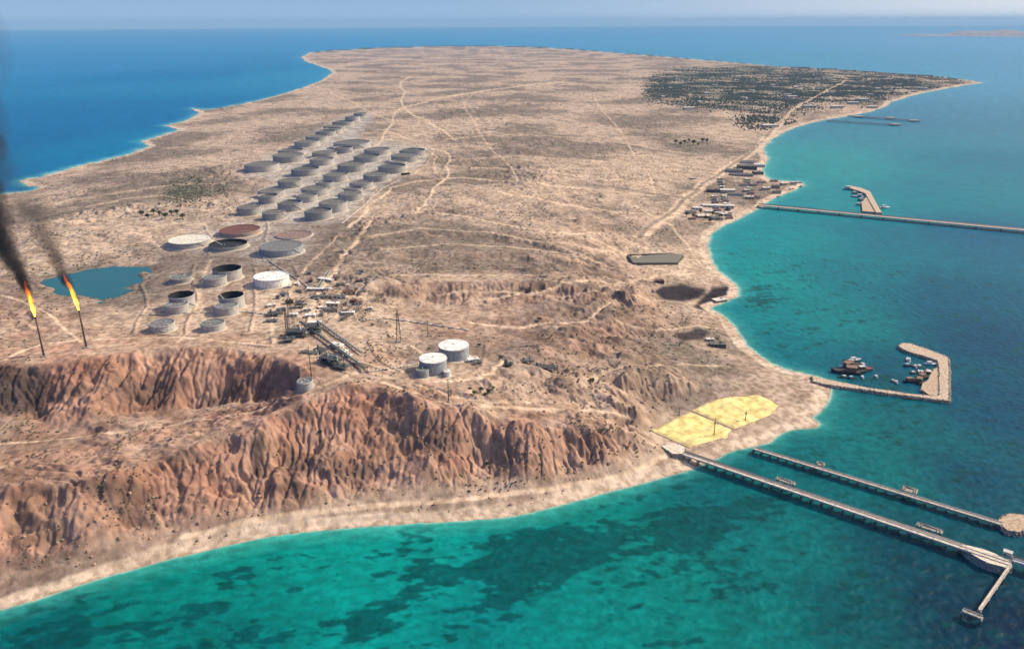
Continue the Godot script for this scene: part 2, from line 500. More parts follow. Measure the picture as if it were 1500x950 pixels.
func ground_colors(scar: PackedFloat32Array) -> PackedColorArray:
	var cols := PackedColorArray()
	cols.resize(NI * NJ)
	var tan_ := Color(0.475, 0.375, 0.295)
	var pink := Color(0.39, 0.30, 0.25)
	var scrub := Color(0.225, 0.183, 0.155)
	var pale := Color(0.585, 0.47, 0.365)
	var red := Color(0.345, 0.188, 0.137)
	var clay := Color(0.445, 0.275, 0.205)
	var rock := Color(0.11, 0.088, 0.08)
	var beach := Color(0.655, 0.535, 0.425)
	var track := Color(0.78, 0.61, 0.45)
	var road := Color(0.16, 0.145, 0.13)
	var yard := Color(0.44, 0.42, 0.395)
	var green := Color(0.10, 0.115, 0.07)
	var pit_and_shade := Color(0.035, 0.03, 0.036)  # near-black for bitumen and for the shade painted on the far-left cliff
	for j in NJ:
		var r := ring[j]
		var near := clampf(1.3 - r / 1600.0, 0.0, 1.0)
		for i in NI:
			var k := j * NI + i
			var s := shore[k]
			if s < -80.0: continue
			var th := TH0 + i * DTH
			var x := r * sin(th)
			var z := -r * cos(th)
			var na := noise_a.get_noise_2d(x * 0.7 + 900.0, z * 0.7)
			var nb := noise_b.get_noise_2d(x * 0.8, z * 0.8 + 400.0)
			var nr := noise_r.get_noise_2d(x * 0.55 + 50.0, z * 1.3)
			var nc := noise_c.get_noise_2d(x, z + 70.0)
			var c := tan_.lerp(pink, clampf(0.45 + na * 1.6 + nb * 0.5, 0.0, 1.0))
			c = c.lerp(scrub, clampf(na * 3.2 + nr * 0.8 + 0.06 + nb * 0.7 + minf(r / 14000.0, 0.25), 0.0, 0.85))
			c = c.lerp(pale, clampf(nr * 1.4 - 0.15 - na * 0.6, 0.0, 0.6))
			# speckle of dwarf shrubs
			if r < 6000.0: c = c.lerp(green, clampf((nc + nb * 0.7 + na * 0.5 - 0.42) * 4.0, 0.0, 0.5) * (1.0 - m_flat[k]))
			var rr := clampf(m_red[k] * (0.75 + nb * 0.8) , 0.0, 1.0)
			c = c.lerp(clay.lerp(red, clampf(0.5 + nr * 1.2 + nb, 0.0, 1.0)), rr * 0.62)
			var sc := scar[k]
			if sc > 0.0:
				var face := clay.lerp(red, clampf(0.55 + nb * 1.3 + nr * 0.8, 0.0, 1.0))
				face = face.lerp(tan_, (1.0 - clampf(m_red[k] * 1.2 + 0.1, 0.0, 1.0)) * 0.8)
				c = c.lerp(face, clampf(sc * 1.1, 0.0, 0.9))
				c = c.lerp(rock, clampf((nr - 0.10 + nb * 0.6 + na * 0.5) * 2.2, 0.0, 0.62) * clampf(sc * 1.5, 0.0, 1.0))
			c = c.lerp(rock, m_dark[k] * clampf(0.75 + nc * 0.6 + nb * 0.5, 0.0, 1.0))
			if m_green[k] > 0.0: c = c.lerp(Color(0.125, 0.135, 0.10), m_green[k] * clampf(0.75 + nb * 0.8 + na * 0.8, 0.0, 0.95))
			c = c.lerp(yard, m_grey[k] * clampf(0.85 + nb * 0.5, 0.0, 1.0))
			c = c.lerp(track, m_track[k] * clampf(0.9 + nb * 0.5, 0.0, 1.0))
			c = c.lerp(road, m_road[k] * 0.85)
			c = c.lerp(pit_and_shade, m_pit_and_shade[k])
			var wide := 14.0 + 6.0 * nb + r * 0.004
			var b := 1.0 - smoothstep(0.75, 1.0, s / wide)
			c = c.lerp(beach.lerp(pale, clampf(0.4 + nb, 0.0, 1.0)), b * 0.92)
			if s < 3.0: c = c.lerp(Color(0.42, 0.33, 0.25), clampf((3.0 - s) / 3.0, 0.0, 1.0) * 0.7)  # wet sand
			var g := 1.0 + nc * 0.16 * near * (1.0 - b) + nb * 0.10
			cols[k] = Color(c.r * g, c.g * g, c.b * g)
	return cols

func grid_mesh(pos: PackedVector3Array, nor: PackedVector3Array, col: PackedColorArray, keep: PackedByteArray, rows: int, cols: int, flip := false) -> ArrayMesh:
	var remap := PackedInt32Array()
	remap.resize(rows * cols)
	remap.fill(-1)
	var v := PackedVector3Array()
	var n := PackedVector3Array()
	var c := PackedColorArray()
	var idx := PackedInt32Array()
	for j in rows - 1:
		for i in cols - 1:
			var a := j * cols + i
			if keep[a] == 0 and keep[a + 1] == 0 and keep[a + cols] == 0 and keep[a + cols + 1] == 0: continue
			for q in [a, a + 1, a + cols, a + cols + 1]:
				if remap[q] < 0:
					remap[q] = v.size()
					v.append(pos[q])
					n.append(nor[q])
					c.append(col[q])
			var p0 := remap[a]
			var p1 := remap[a + 1]
			var p2 := remap[a + cols]
			var p3 := remap[a + cols + 1]
			idx.append_array([p0, p1, p2, p1, p3, p2] if flip else [p0, p2, p1, p1, p2, p3])
	var arr := []
	arr.resize(Mesh.ARRAY_MAX)
	arr[Mesh.ARRAY_VERTEX] = v
	arr[Mesh.ARRAY_NORMAL] = n
	arr[Mesh.ARRAY_COLOR] = c
	arr[Mesh.ARRAY_INDEX] = idx
	var m := ArrayMesh.new()
	m.add_surface_from_arrays(Mesh.PRIMITIVE_TRIANGLES, arr)
	return m

func smooth_normals(pos: PackedVector3Array, rows: int, cols: int) -> PackedVector3Array:
	var nor := PackedVector3Array()
	nor.resize(rows * cols)
	for j in rows:
		for i in cols:
			var k := j * cols + i
			var l := pos[k - 1] if i > 0 else pos[k]
			var r := pos[k + 1] if i < cols - 1 else pos[k]
			var d := pos[k - cols] if j > 0 else pos[k]
			var u := pos[k + cols] if j < rows - 1 else pos[k]
			var n := (r - l).cross(u - d)
			if n.y < 0: n = -n
			nor[k] = n.normalized()
	return nor

func build_ground() -> void:
	var g := slope_fields()
	var scar := shape_ground(g[0], g[1])
	wash(scar)
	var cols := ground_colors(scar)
	var pos := PackedVector3Array()
	pos.resize(NI * NJ)
	var keep := PackedByteArray()
	keep.resize(NI * NJ)
	for j in NJ:
		var r := ring[j]
		for i in NI:
			var th := TH0 + i * DTH
			var k := j * NI + i
			pos[k] = Vector3(r * sin(th), hgt[k], -r * cos(th))
			keep[k] = 1 if shore[k] > -20.0 - r * 0.01 else 0
	var mi := MeshInstance3D.new()
	mi.name = "ground"
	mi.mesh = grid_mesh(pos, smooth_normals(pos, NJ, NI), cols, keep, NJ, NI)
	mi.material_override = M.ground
	mi.set_meta("kind", "structure")
	mi.set_meta("label", "dry sandy island ground with red cliffs, tracks and pale beaches")
	add_child(mi, true)

# water colour by depth and bottom, far spots with sky and haze tone painted in: pixel x, y, then the colour (as seen, 0-255)
const WATERS := [[-100, 930, 10, 105, 105], [60, 935, 10, 96, 100], [200, 880, 12, 118, 112], [300, 905, 12, 112, 110], [320, 840, 14, 132, 124], [520, 800, 18, 140, 132], [600, 850, 24, 142, 136], [700, 900, 14, 122, 122], [850, 915, 14, 126, 124], [860, 770, 12, 122, 118], [950, 850, 14, 124, 122], [1000, 900, 12, 120, 118], [1100, 900, 12, 112, 115], [1150, 800, 12, 108, 114], [1250, 900, 8, 86, 98], [1330, 800, 8, 74, 94], [1400, 900, 6, 60, 82], [1480, 930, 6, 50, 76], [1420, 700, 14, 78, 106], [1300, 690, 16, 106, 116], [1180, 690, 10, 100, 112], [1120, 690, 10, 104, 114], [1060, 700, 8, 96, 106], [1250, 625, 18, 112, 122], [1330, 620, 16, 98, 116], [1460, 600, 16, 78, 114], [1460, 500, 18, 80, 118], [1200, 480, 26, 124, 140], [1120, 460, 24, 126, 140], [1150, 520, 20, 108, 128], [1280, 540, 18, 86, 116], [1100, 400, 38, 138, 150], [1250, 400, 30, 116, 142], [1400, 430, 22, 92, 130], [1180, 350, 44, 136, 156], [1300, 350, 32, 112, 146], [1440, 350, 30, 98, 142], [1200, 300, 48, 138, 160], [1250, 255, 60, 145, 165], [1170, 225, 66, 150, 168], [1350, 270, 46, 124, 156], [1460, 240, 46, 122, 156], [1300, 200, 62, 138, 166], [1450, 180, 62, 134, 168], [1480, 130, 66, 138, 172], [1350, 95, 66, 138, 174], [150, 180, 30, 108, 158], [60, 200, 26, 104, 152], [200, 205, 34, 116, 160], [300, 110, 36, 116, 166], [430, 110, 50, 132, 172], [400, 60, 52, 132, 182], [60, 100, 48, 126, 176], [700, 55, 56, 136, 182], [1000, 60, 66, 140, 184], [1300, 60, 72, 142, 184], [-200, 300, 26, 104, 152]]
# beds of sea grass (photo pixels on the water)
const WEED := [[700, 792, 740, 780, 800, 772, 870, 774, 930, 764, 985, 748, 1030, 740, 1075, 742, 1070, 780, 1010, 812, 930, 822, 880, 836, 830, 850, 790, 872, 735, 896, 705, 890, 735, 858, 688, 850, 695, 820], [490, 915, 530, 886, 570, 868, 615, 855, 645, 862, 620, 888, 575, 905, 560, 935, 480, 930], [285, 850, 330, 843, 372, 852, 400, 864, 340, 862], [585, 836, 625, 822, 690, 830, 700, 852, 640, 862, 600, 852], [560, 790, 640, 785, 660, 800, 590, 810], [0, 925, 70, 912, 140, 925, 260, 925, 340, 920, 430, 925, 420, 942, 250, 940, 120, 955, 0, 960], [30, 905, 110, 892, 170, 890, 110, 906], [1110, 715, 1180, 735, 1140, 760, 1080, 752], [990, 845, 1080, 822, 1130, 830, 1060, 858], [1250, 560, 1290, 548, 1330, 560, 1300, 570], [1060, 412, 1130, 430, 1160, 450, 1110, 448], [950, 920, 1010, 905, 1040, 915, 990, 935], [250, 890, 330, 880, 360, 890, 290, 902]]

const SI := 940
const STH0 := -0.84
const SDTH := 1.68 / 939.0

func srgb(a: Array, at := 0) -> Color:
	return Color(a[at] / 255.0, a[at + 1] / 255.0, a[at + 2] / 255.0).srgb_to_linear()

func build_sea() -> void:
	var sring := PackedFloat32Array()
	var a := 0.815
	while a > 0.0058:
		sring.append(EYE / tan(a))
		a -= 0.0016 if a > 0.09 else (0.0012 if a > 0.03 else 0.0008)
	var rows := sring.size()
	var spots := []
	for w in WATERS:
		var p := at_height(w[0], w[1], 0)
		spots.append([atan2(p.x, -p.z), log(Vector2(p.x, p.z).length()), srgb(w, 2)])
	# colours on a coarse grid first
	var ki := 60
	var kj := 70
	var coarse := PackedColorArray()
	var v0 := log(sring[0])
	var v1 := log(sring[rows - 1])
	for j in kj:
		for i in ki:
			var th := STH0 + 1.68 * i / (ki - 1)
			var v := v0 + (v1 - v0) * j / (kj - 1)
			var sum := Color(0, 0, 0)
			var all := 0.0
			for s in spots:
				var d: float = (s[0] - th) ** 2 + (s[1] - v) ** 2 + 0.0006
				var w := 1.0 / (d * d)
				all += w
				sum += s[2] * w
			coarse.append(sum / all)
	# sea grass mask
	var weed := PackedFloat32Array()
	weed.resize(rows * SI)
	var wrow := func(r: float) -> float:
		var b := atan2(EYE, r)
		return (0.815 - b) / 0.0016
	for o in WEED:
		var poly := PackedVector2Array()
		for k in range(0, o.size(), 2):
			var p := at_height(o[k], o[k + 1], 0)
			poly.append(Vector2((atan2(p.x, -p.z) - STH0) / SDTH, wrow.call(Vector2(p.x, p.z).length())))
		fill_rows(poly, rows, SI, func(j, i0, i1):
			for i in range(i0, i1 + 1): weed[j * SI + i] = 1.0)
	for step in 2:                                  # soften by a running mean
		for j in rows:
			var row := weed.slice(j * SI, j * SI + SI)
			var sum := 0.0
			for i in SI + 9:
				if i < SI: sum += row[i]
				if i >= 19: sum -= row[i - 19]
				if i >= 9: weed[j * SI + i - 9] = sum / 19.0
		for i in SI:
			var sum := 0.0
			var col := PackedFloat32Array()
			for j in rows: col.append(weed[j * SI + i])
			for j in rows + 7:
				if j < rows: sum += col[j]
				if j >= 15: sum -= col[j - 15]
				if j >= 7: weed[(j - 7) * SI + i] = sum / 15.0
	var pos := PackedVector3Array()
	var col := PackedColorArray()
	var keep := PackedByteArray()
	pos.resize(rows * SI)
	col.resize(rows * SI)
	keep.resize(rows * SI)
	var n1 := FastNoiseLite.new()
	n1.seed = 31
	n1.frequency = 1.0 / 34.0
	n1.fractal_octaves = 4
	var n2 := FastNoiseLite.new()
	n2.seed = 32
	n2.frequency = 1.0 / 11.0
	n2.fractal_octaves = 2
	for j in rows:
		var r := sring[j]
		var amp := clampf(1.5 - r / 1400.0, 0.0, 1.0)
		var fv := clampf((log(r) - v0) / (v1 - v0) * (kj - 1), 0.0, kj - 1.001)
		var cj := int(fv)
		fv -= cj
		for i in SI:
			var k := j * SI + i
			var th := STH0 + i * SDTH
			var x := r * sin(th)
			var z := -r * cos(th)
			var s := shore_at(x, z)
			keep[k] = 1 if s < 14.0 + r * 0.006 else 0
			if keep[k] == 0: continue
			var fu := clampf(float(i) / (SI - 1) * (ki - 1), 0.0, ki - 1.001)
			var cu := int(fu)
			fu -= cu
			var c := coarse[cj * ki + cu].lerp(coarse[cj * ki + cu + 1], fu).lerp(coarse[(cj + 1) * ki + cu].lerp(coarse[(cj + 1) * ki + cu + 1], fu), fv)
			# scattered light coming back out of the water; the mirror on top adds the sky
			var dim := 0.80 - 0.20 * clampf(x / 600.0, 0.0, 1.0) * clampf(2.5 - r / 2500.0, 0.0, 1.0)
			c = Color(maxf(c.r - 0.016, 0.0008) * dim, maxf(c.g - 0.012, 0.001) * dim, maxf(c.b - 0.012, 0.001) * dim)
			var tealer := clampf(x / 500.0, 0.0, 1.0) * clampf(2.5 - r / 1500.0, 0.0, 1.0)
			c = Color(c.r * (1.0 - 0.5 * tealer), c.g * (1.0 + 0.22 * tealer), c.b)
			var g1 := n1.get_noise_2d(x * 0.55, z)
			var shoal := clampf(1.0 + s / (24.0 + r * 0.014), 0.0, 1.0)
			var sand := Color(0.05, 0.36, 0.30).lerp(Color(0.11, 0.40, 0.40), clampf(r / 3000.0, 0.0, 1.0))
			c = c.lerp(sand, shoal * shoal * (0.62 - 0.25 * clampf(x / 300.0, 0.0, 1.0)) * clampf(1.5 - r / 4500.0, 0.35, 1.0))
			var rim := clampf(1.0 + s / (3.0 + r * 0.0025), 0.0, 1.0)
			c = c.lerp(Color(0.38, 0.52, 0.44), rim * rim * 0.75 * clampf(1.4 - r / 3500.0, 0.0, 1.0))
			if r < 1500.0:
				var st := n1.get_noise_2d((x * 0.94 - z * 0.34) * 0.28, (x * 0.34 + z * 0.94) * 1.25)
				var w := clampf((weed[k] * 1.2 + st * 0.95 + g1 * 0.3 + n2.get_noise_2d(x * 0.5, z) * 0.75 - 0.46) * 4.2, 0.0, 1.0)
				w = maxf(w, clampf((g1 - 0.40) * 4.0, 0.0, 0.45))
				c = c.lerp(Color(0.003, 0.050, 0.056), w * 0.82 * (1.0 - shoal * shoal))
			var g := 1.0 + g1 * 0.20 + n2.get_noise_2d(x * 0.5 + z * 0.2, z) * 0.30 * amp
			col[k] = Color(c.r * g, c.g * g, c.b * g)
			var y := 0.0
			if amp > 0.0 and s < -4.0:
				y = amp * minf(1.0, -s / 40.0) * (0.16 * sin(x * 0.20 + z * 0.52 + g1 * 5.0) + 0.10 * sin(x * 0.62 + z * 0.35 + g1 * 9.0) + 0.30 * n2.get_noise_2d(x * 0.6, z * 1.1))
			pos[k] = Vector3(x, y, z)
	var mi := MeshInstance3D.new()
	mi.name = "sea"
	for k in pos.size():
		if keep[k] == 0:
			var th := STH0 + (k % SI) * SDTH
			var r := sring[k / SI]
			pos[k] = Vector3(r * sin(th), -0.2, -r * cos(th))
	mi.mesh = grid_mesh(pos, smooth_normals(pos, rows, SI), col, keep, rows, SI)
	mi.material_override = M.sea
	mi.set_meta("kind", "structure")
	mi.set_meta("label", "turquoise bay turning deep blue away from the shore")
	add_child(mi, true)

func mat(col: Color, rough := 0.9, metal := 0.0) -> StandardMaterial3D:
	var m := StandardMaterial3D.new()
	m.albedo_color = col.linear_to_srgb()
	m.roughness = rough
	m.metallic = metal
	m.metallic_specular = 0.3
	return m

func make_materials() -> void:
	var g := StandardMaterial3D.new()
	g.vertex_color_use_as_albedo = true
	g.roughness = 0.95
	g.metallic_specular = 0.2
	var fine := wave_tex(1024, 0.014, 5, 7)
	g.albedo_texture = tint_tex(fine, Color(0.80, 0.785, 0.77), Color(1.0, 1.0, 1.0), 0.30, 0.62)
	g.uv1_triplanar = true
	g.uv1_world_triplanar = true
	g.uv1_scale = Vector3.ONE / 170.0
	g.heightmap_enabled = true
	g.heightmap_texture = ImageTexture.create_from_image(fine)
	g.heightmap_scale = 95.0
	g.detail_enabled = true
	g.detail_blend_mode = BaseMaterial3D.BLEND_MODE_MUL
	g.detail_albedo = tint_tex(wave_tex(1024, 0.02, 6, 6), Color(0.86, 0.85, 0.835), Color(1.0, 1.0, 1.0), 0.28, 0.60)
	g.detail_uv_layer = BaseMaterial3D.DETAIL_UV_2
	g.uv2_triplanar = true
	g.uv2_world_triplanar = true
	g.uv2_scale = Vector3.ONE / 1130.0
	M.ground = g
	var s := StandardMaterial3D.new()
	s.vertex_color_use_as_albedo = true
	s.roughness = 0.42
	s.metallic_specular = 0.13
	s.normal_enabled = true
	var w := wave_tex(1024, 0.02, 9, 5)
	w.bump_map_to_normal_map(5.0)
	s.normal_texture = ImageTexture.create_from_image(w)
	s.normal_scale = 0.5
	s.uv1_triplanar = true
	s.uv1_world_triplanar = true
	s.uv1_scale = Vector3(1.0 / 260.0, 1.0, 1.0 / 190.0)
	M.sea = s


func weathered(base: Color, spread: float, scale: float, rough := 0.85, streak := 1.0) -> StandardMaterial3D:
	var m := StandardMaterial3D.new()
	m.albedo_color = base.linear_to_srgb()
	m.albedo_texture = M.stain if streak == 1.0 else M.stain_long
	m.uv1_triplanar = true
	m.uv1_world_triplanar = true
	m.uv1_scale = Vector3(1.0, 1.0 / streak, 1.0) / (scale * 3.0)
	m.roughness = rough
	m.metallic_specular = 0.25
	return m

func glow(c: Color, e: float) -> StandardMaterial3D:
	var m := StandardMaterial3D.new()
	m.albedo_color = Color(0.05, 0.03, 0.02)
	m.emission_enabled = true
	m.emission = c
	m.emission_energy_multiplier = e
	return m

func make_paints() -> void:
	M.stain = tint_tex(wave_tex(512, 0.02, 21, 5), Color(0.82, 0.81, 0.79), Color(1, 1, 1), 0.25, 0.65)
	M.stain_long = tint_tex(wave_tex(512, 0.03, 22, 4), Color(0.87, 0.855, 0.84), Color(1, 1, 1), 0.25, 0.6)
	M.shell_grey = weathered(Color(0.34, 0.34, 0.335), 0.1, 14.0, 0.7, 4.0)
	M.shell_pale = weathered(Color(0.42, 0.41, 0.40), 0.1, 14.0, 0.7, 4.0)
	M.shell_white = weathered(Color(0.78, 0.77, 0.74), 0.1, 14.0, 0.7, 4.0)
	M.shell_slate = weathered(Color(0.30, 0.33, 0.36), 0.1, 14.0, 0.7, 4.0)
	M.shell_rust = weathered(Color(0.36, 0.27, 0.24), 0.1, 14.0, 0.8, 4.0)
	M.roof_grey = weathered(Color(0.14, 0.14, 0.137), 0.1, 22.0)
	M.roof_dark = weathered(Color(0.10, 0.105, 0.11), 0.1, 22.0)
	M.black_roof_and_shade = weathered(Color(0.03, 0.033, 0.038), 0.1, 22.0)  # black roofs, and the painted shade inside the deep open tanks
	M.roof_slate = weathered(Color(0.17, 0.178, 0.19), 0.1, 22.0)
	M.roof_green = weathered(Color(0.16, 0.18, 0.17), 0.1, 22.0)
	M.roof_rust = weathered(Color(0.155, 0.075, 0.065), 0.1, 22.0)
	M.roof_rust_pale = weathered(Color(0.24, 0.175, 0.155), 0.1, 22.0)
	M.roof_cream = weathered(Color(0.66, 0.64, 0.56), 0.1, 22.0)
	M.roof_white = weathered(Color(0.80, 0.80, 0.78), 0.1, 30.0)
	M.gravel = weathered(Color(0.50, 0.44, 0.37), 0.1, 9.0, 1.0)
	M.steel_pale = mat(Color(0.42, 0.42, 0.41), 0.6)
	M.steel_green = mat(Color(0.085, 0.10, 0.092), 0.7)
	M.steel_blue = mat(Color(0.36, 0.42, 0.47), 0.6)
	M.dark_steel = mat(Color(0.06, 0.06, 0.062), 0.7)
	M.rust_steel = weathered(Color(0.12, 0.08, 0.065), 0.1, 8.0)
	M.soot = mat(Color(0.02, 0.02, 0.02), 0.9)
	M.concrete = weathered(Color(0.33, 0.31, 0.28), 0.1, 12.0, 0.95)
	M.concrete_pale = weathered(Color(0.52, 0.50, 0.46), 0.1, 12.0, 0.95)
	M.deck_pale = weathered(Color(0.66, 0.58, 0.49), 0.1, 16.0, 0.95)
	M.deck_grey = weathered(Color(0.50, 0.43, 0.36), 0.1, 16.0, 0.95)
	M.pile = weathered(Color(0.13, 0.12, 0.11), 0.1, 6.0, 0.9)
	M.pipe_pale = weathered(Color(0.55, 0.53, 0.50), 0.1, 10.0, 0.6)
	M.pipe_grey = weathered(Color(0.27, 0.27, 0.27), 0.1, 10.0, 0.6)
	M.pipe_rust = weathered(Color(0.24, 0.155, 0.115), 0.1, 10.0, 0.8)
	M.rubble_top = weathered(Color(0.46, 0.36, 0.27), 0.1, 14.0, 1.0)
	M.mole_top = weathered(Color(0.50, 0.41, 0.32), 0.1, 14.0, 1.0)
	M.stone_side = weathered(Color(0.30, 0.25, 0.20), 0.1, 7.0, 1.0)
	M.earth = weathered(Color(0.45, 0.34, 0.24), 0.1, 10.0, 1.0)
	M.wall_white = weathered(Color(0.66, 0.64, 0.59), 0.1, 10.0)
	M.wall_sand = weathered(Color(0.48, 0.40, 0.31), 0.1, 10.0)
	M.wall_lilac = weathered(Color(0.36, 0.34, 0.37), 0.1, 10.0)
	M.wall_dark = weathered(Color(0.13, 0.13, 0.125), 0.1, 10.0)
	M.white_paint = mat(Color(0.62, 0.63, 0.63), 0.45)
	M.hull_grey = mat(Color(0.42, 0.43, 0.44), 0.5)
	M.hull_blue = mat(Color(0.25, 0.36, 0.46), 0.5)
	M.hull_red = mat(Color(0.24, 0.10, 0.085), 0.6)
	M.hull_dark = mat(Color(0.045, 0.045, 0.045), 0.7)
	M.wood_dark = mat(Color(0.11, 0.085, 0.065), 0.8)
	M.glass = mat(Color(0.03, 0.04, 0.05), 0.15)
	M.murky = mat(Color(0.15, 0.145, 0.115), 0.6)
	M.pond = mat(Color(0.02, 0.10, 0.115), 0.3)
	M.far_land = weathered(Color(0.30, 0.27, 0.28), 0.1, 900.0, 1.0)
	M.bark = mat(Color(0.12, 0.09, 0.065), 0.95)
	for q in [["leaf_dark", Color(0.045, 0.065, 0.03)], ["leaf_mid", Color(0.07, 0.10, 0.04)], ["leaf_scrub", Color(0.105, 0.10, 0.065)], ["leaf_far", Color(0.10, 0.12, 0.09)], ["stone", Color(0.40, 0.35, 0.29)], ["stone_red", Color(0.30, 0.21, 0.155)]]:
		var m := mat(q[1], 0.95)
		m.vertex_color_use_as_albedo = true
		M[q[0]] = m
	for q in ["leaf_dark", "leaf_mid"]: M[q].vertex_color_use_as_albedo = false
	var c := weathered(Color(1, 1, 1), 0.1, 20.0, 0.95)
	c.vertex_color_use_as_albedo = true
	c.uv1_scale = Vector3.ONE / 150.0
	M.crust = c
	M.flame_red = glow(Color(1.0, 0.36, 0.05), 1.3)
	M.flame_orange = glow(Color(1.0, 0.58, 0.08), 1.5)
	M.flame_yellow = glow(Color(1.0, 0.85, 0.30), 3.2)
	for q in [[M.flame_red, 0.55], [M.flame_orange, 0.65]]:
		q[0].transparency = BaseMaterial3D.TRANSPARENCY_ALPHA
		q[0].albedo_color.a = q[1]
		q[0].roughness = 0.9
	M.smoke_tone = Color(0.20, 0.20, 0.22)
	M.stone_mesh = lump(3, 0.75, 0.3, 0.0)
	M.bush_mesh = lump(4, 0.55, 0.28, 0.35)
	M.crown_mesh = lump(5, 0.8, 0.32, 0.7)

func set_light() -> void:
	var cam := Camera3D.new()
	cam.name = "camera"
	cam.fov = rad_to_deg(2.0 * atan(475.0 / FOCAL))
	cam.near = 1.0
	cam.far = 200000.0
	cam.position = Vector3(0, EYE, 0)
	cam.basis = Basis(Vector3.RIGHT, deg_to_rad(-PITCH)) * Basis(Vector3.BACK, deg_to_rad(ROLL))
	cam_basis = cam.basis
	add_child(cam)
	var env := Environment.new()
	env.background_mode = Environment.BG_SKY
	var sky := Sky.new()
	var sm := ProceduralSkyMaterial.new()
	sm.sky_top_color = Color(0.22, 0.40, 0.68)
	sm.sky_horizon_color = Color(0.57, 0.685, 0.80)
	sm.sky_curve = 0.12
	sm.ground_bottom_color = Color(0.25, 0.35, 0.42)
	sm.ground_horizon_color = Color(0.60, 0.70, 0.80)
	sm.sun_angle_max = 84.0
	sm.sun_curve = 0.8
	sky.sky_material = sm
	env.sky = sky
	env.tonemap_mode = Environment.TONE_MAPPER_LINEAR
	env.tonemap_exposure = 1.2
	env.sdfgi_enabled = true
	env.ssao_enabled = true
	env.ssil_enabled = true
	env.fog_enabled = true
	env.fog_density = 0.000022
	env.fog_light_color = Color(0.60, 0.79, 0.96)
	env.volumetric_fog_enabled = true
	env.volumetric_fog_density = 0.0
	var we := WorldEnvironment.new()
	we.name = "environment"
	we.environment = env
	add_child(we)
	var sun := DirectionalLight3D.new()
	sun.name = "sun"
	sun.light_energy = 1.6
	sun.light_color = Color(1.0, 0.93, 0.83)
	sun.light_angular_distance = 0.5
	sun.shadow_enabled = true
	sun.look_at_from_position(Vector3.ZERO, Vector3(-0.745, -0.62, 0.24))
	add_child(sun)

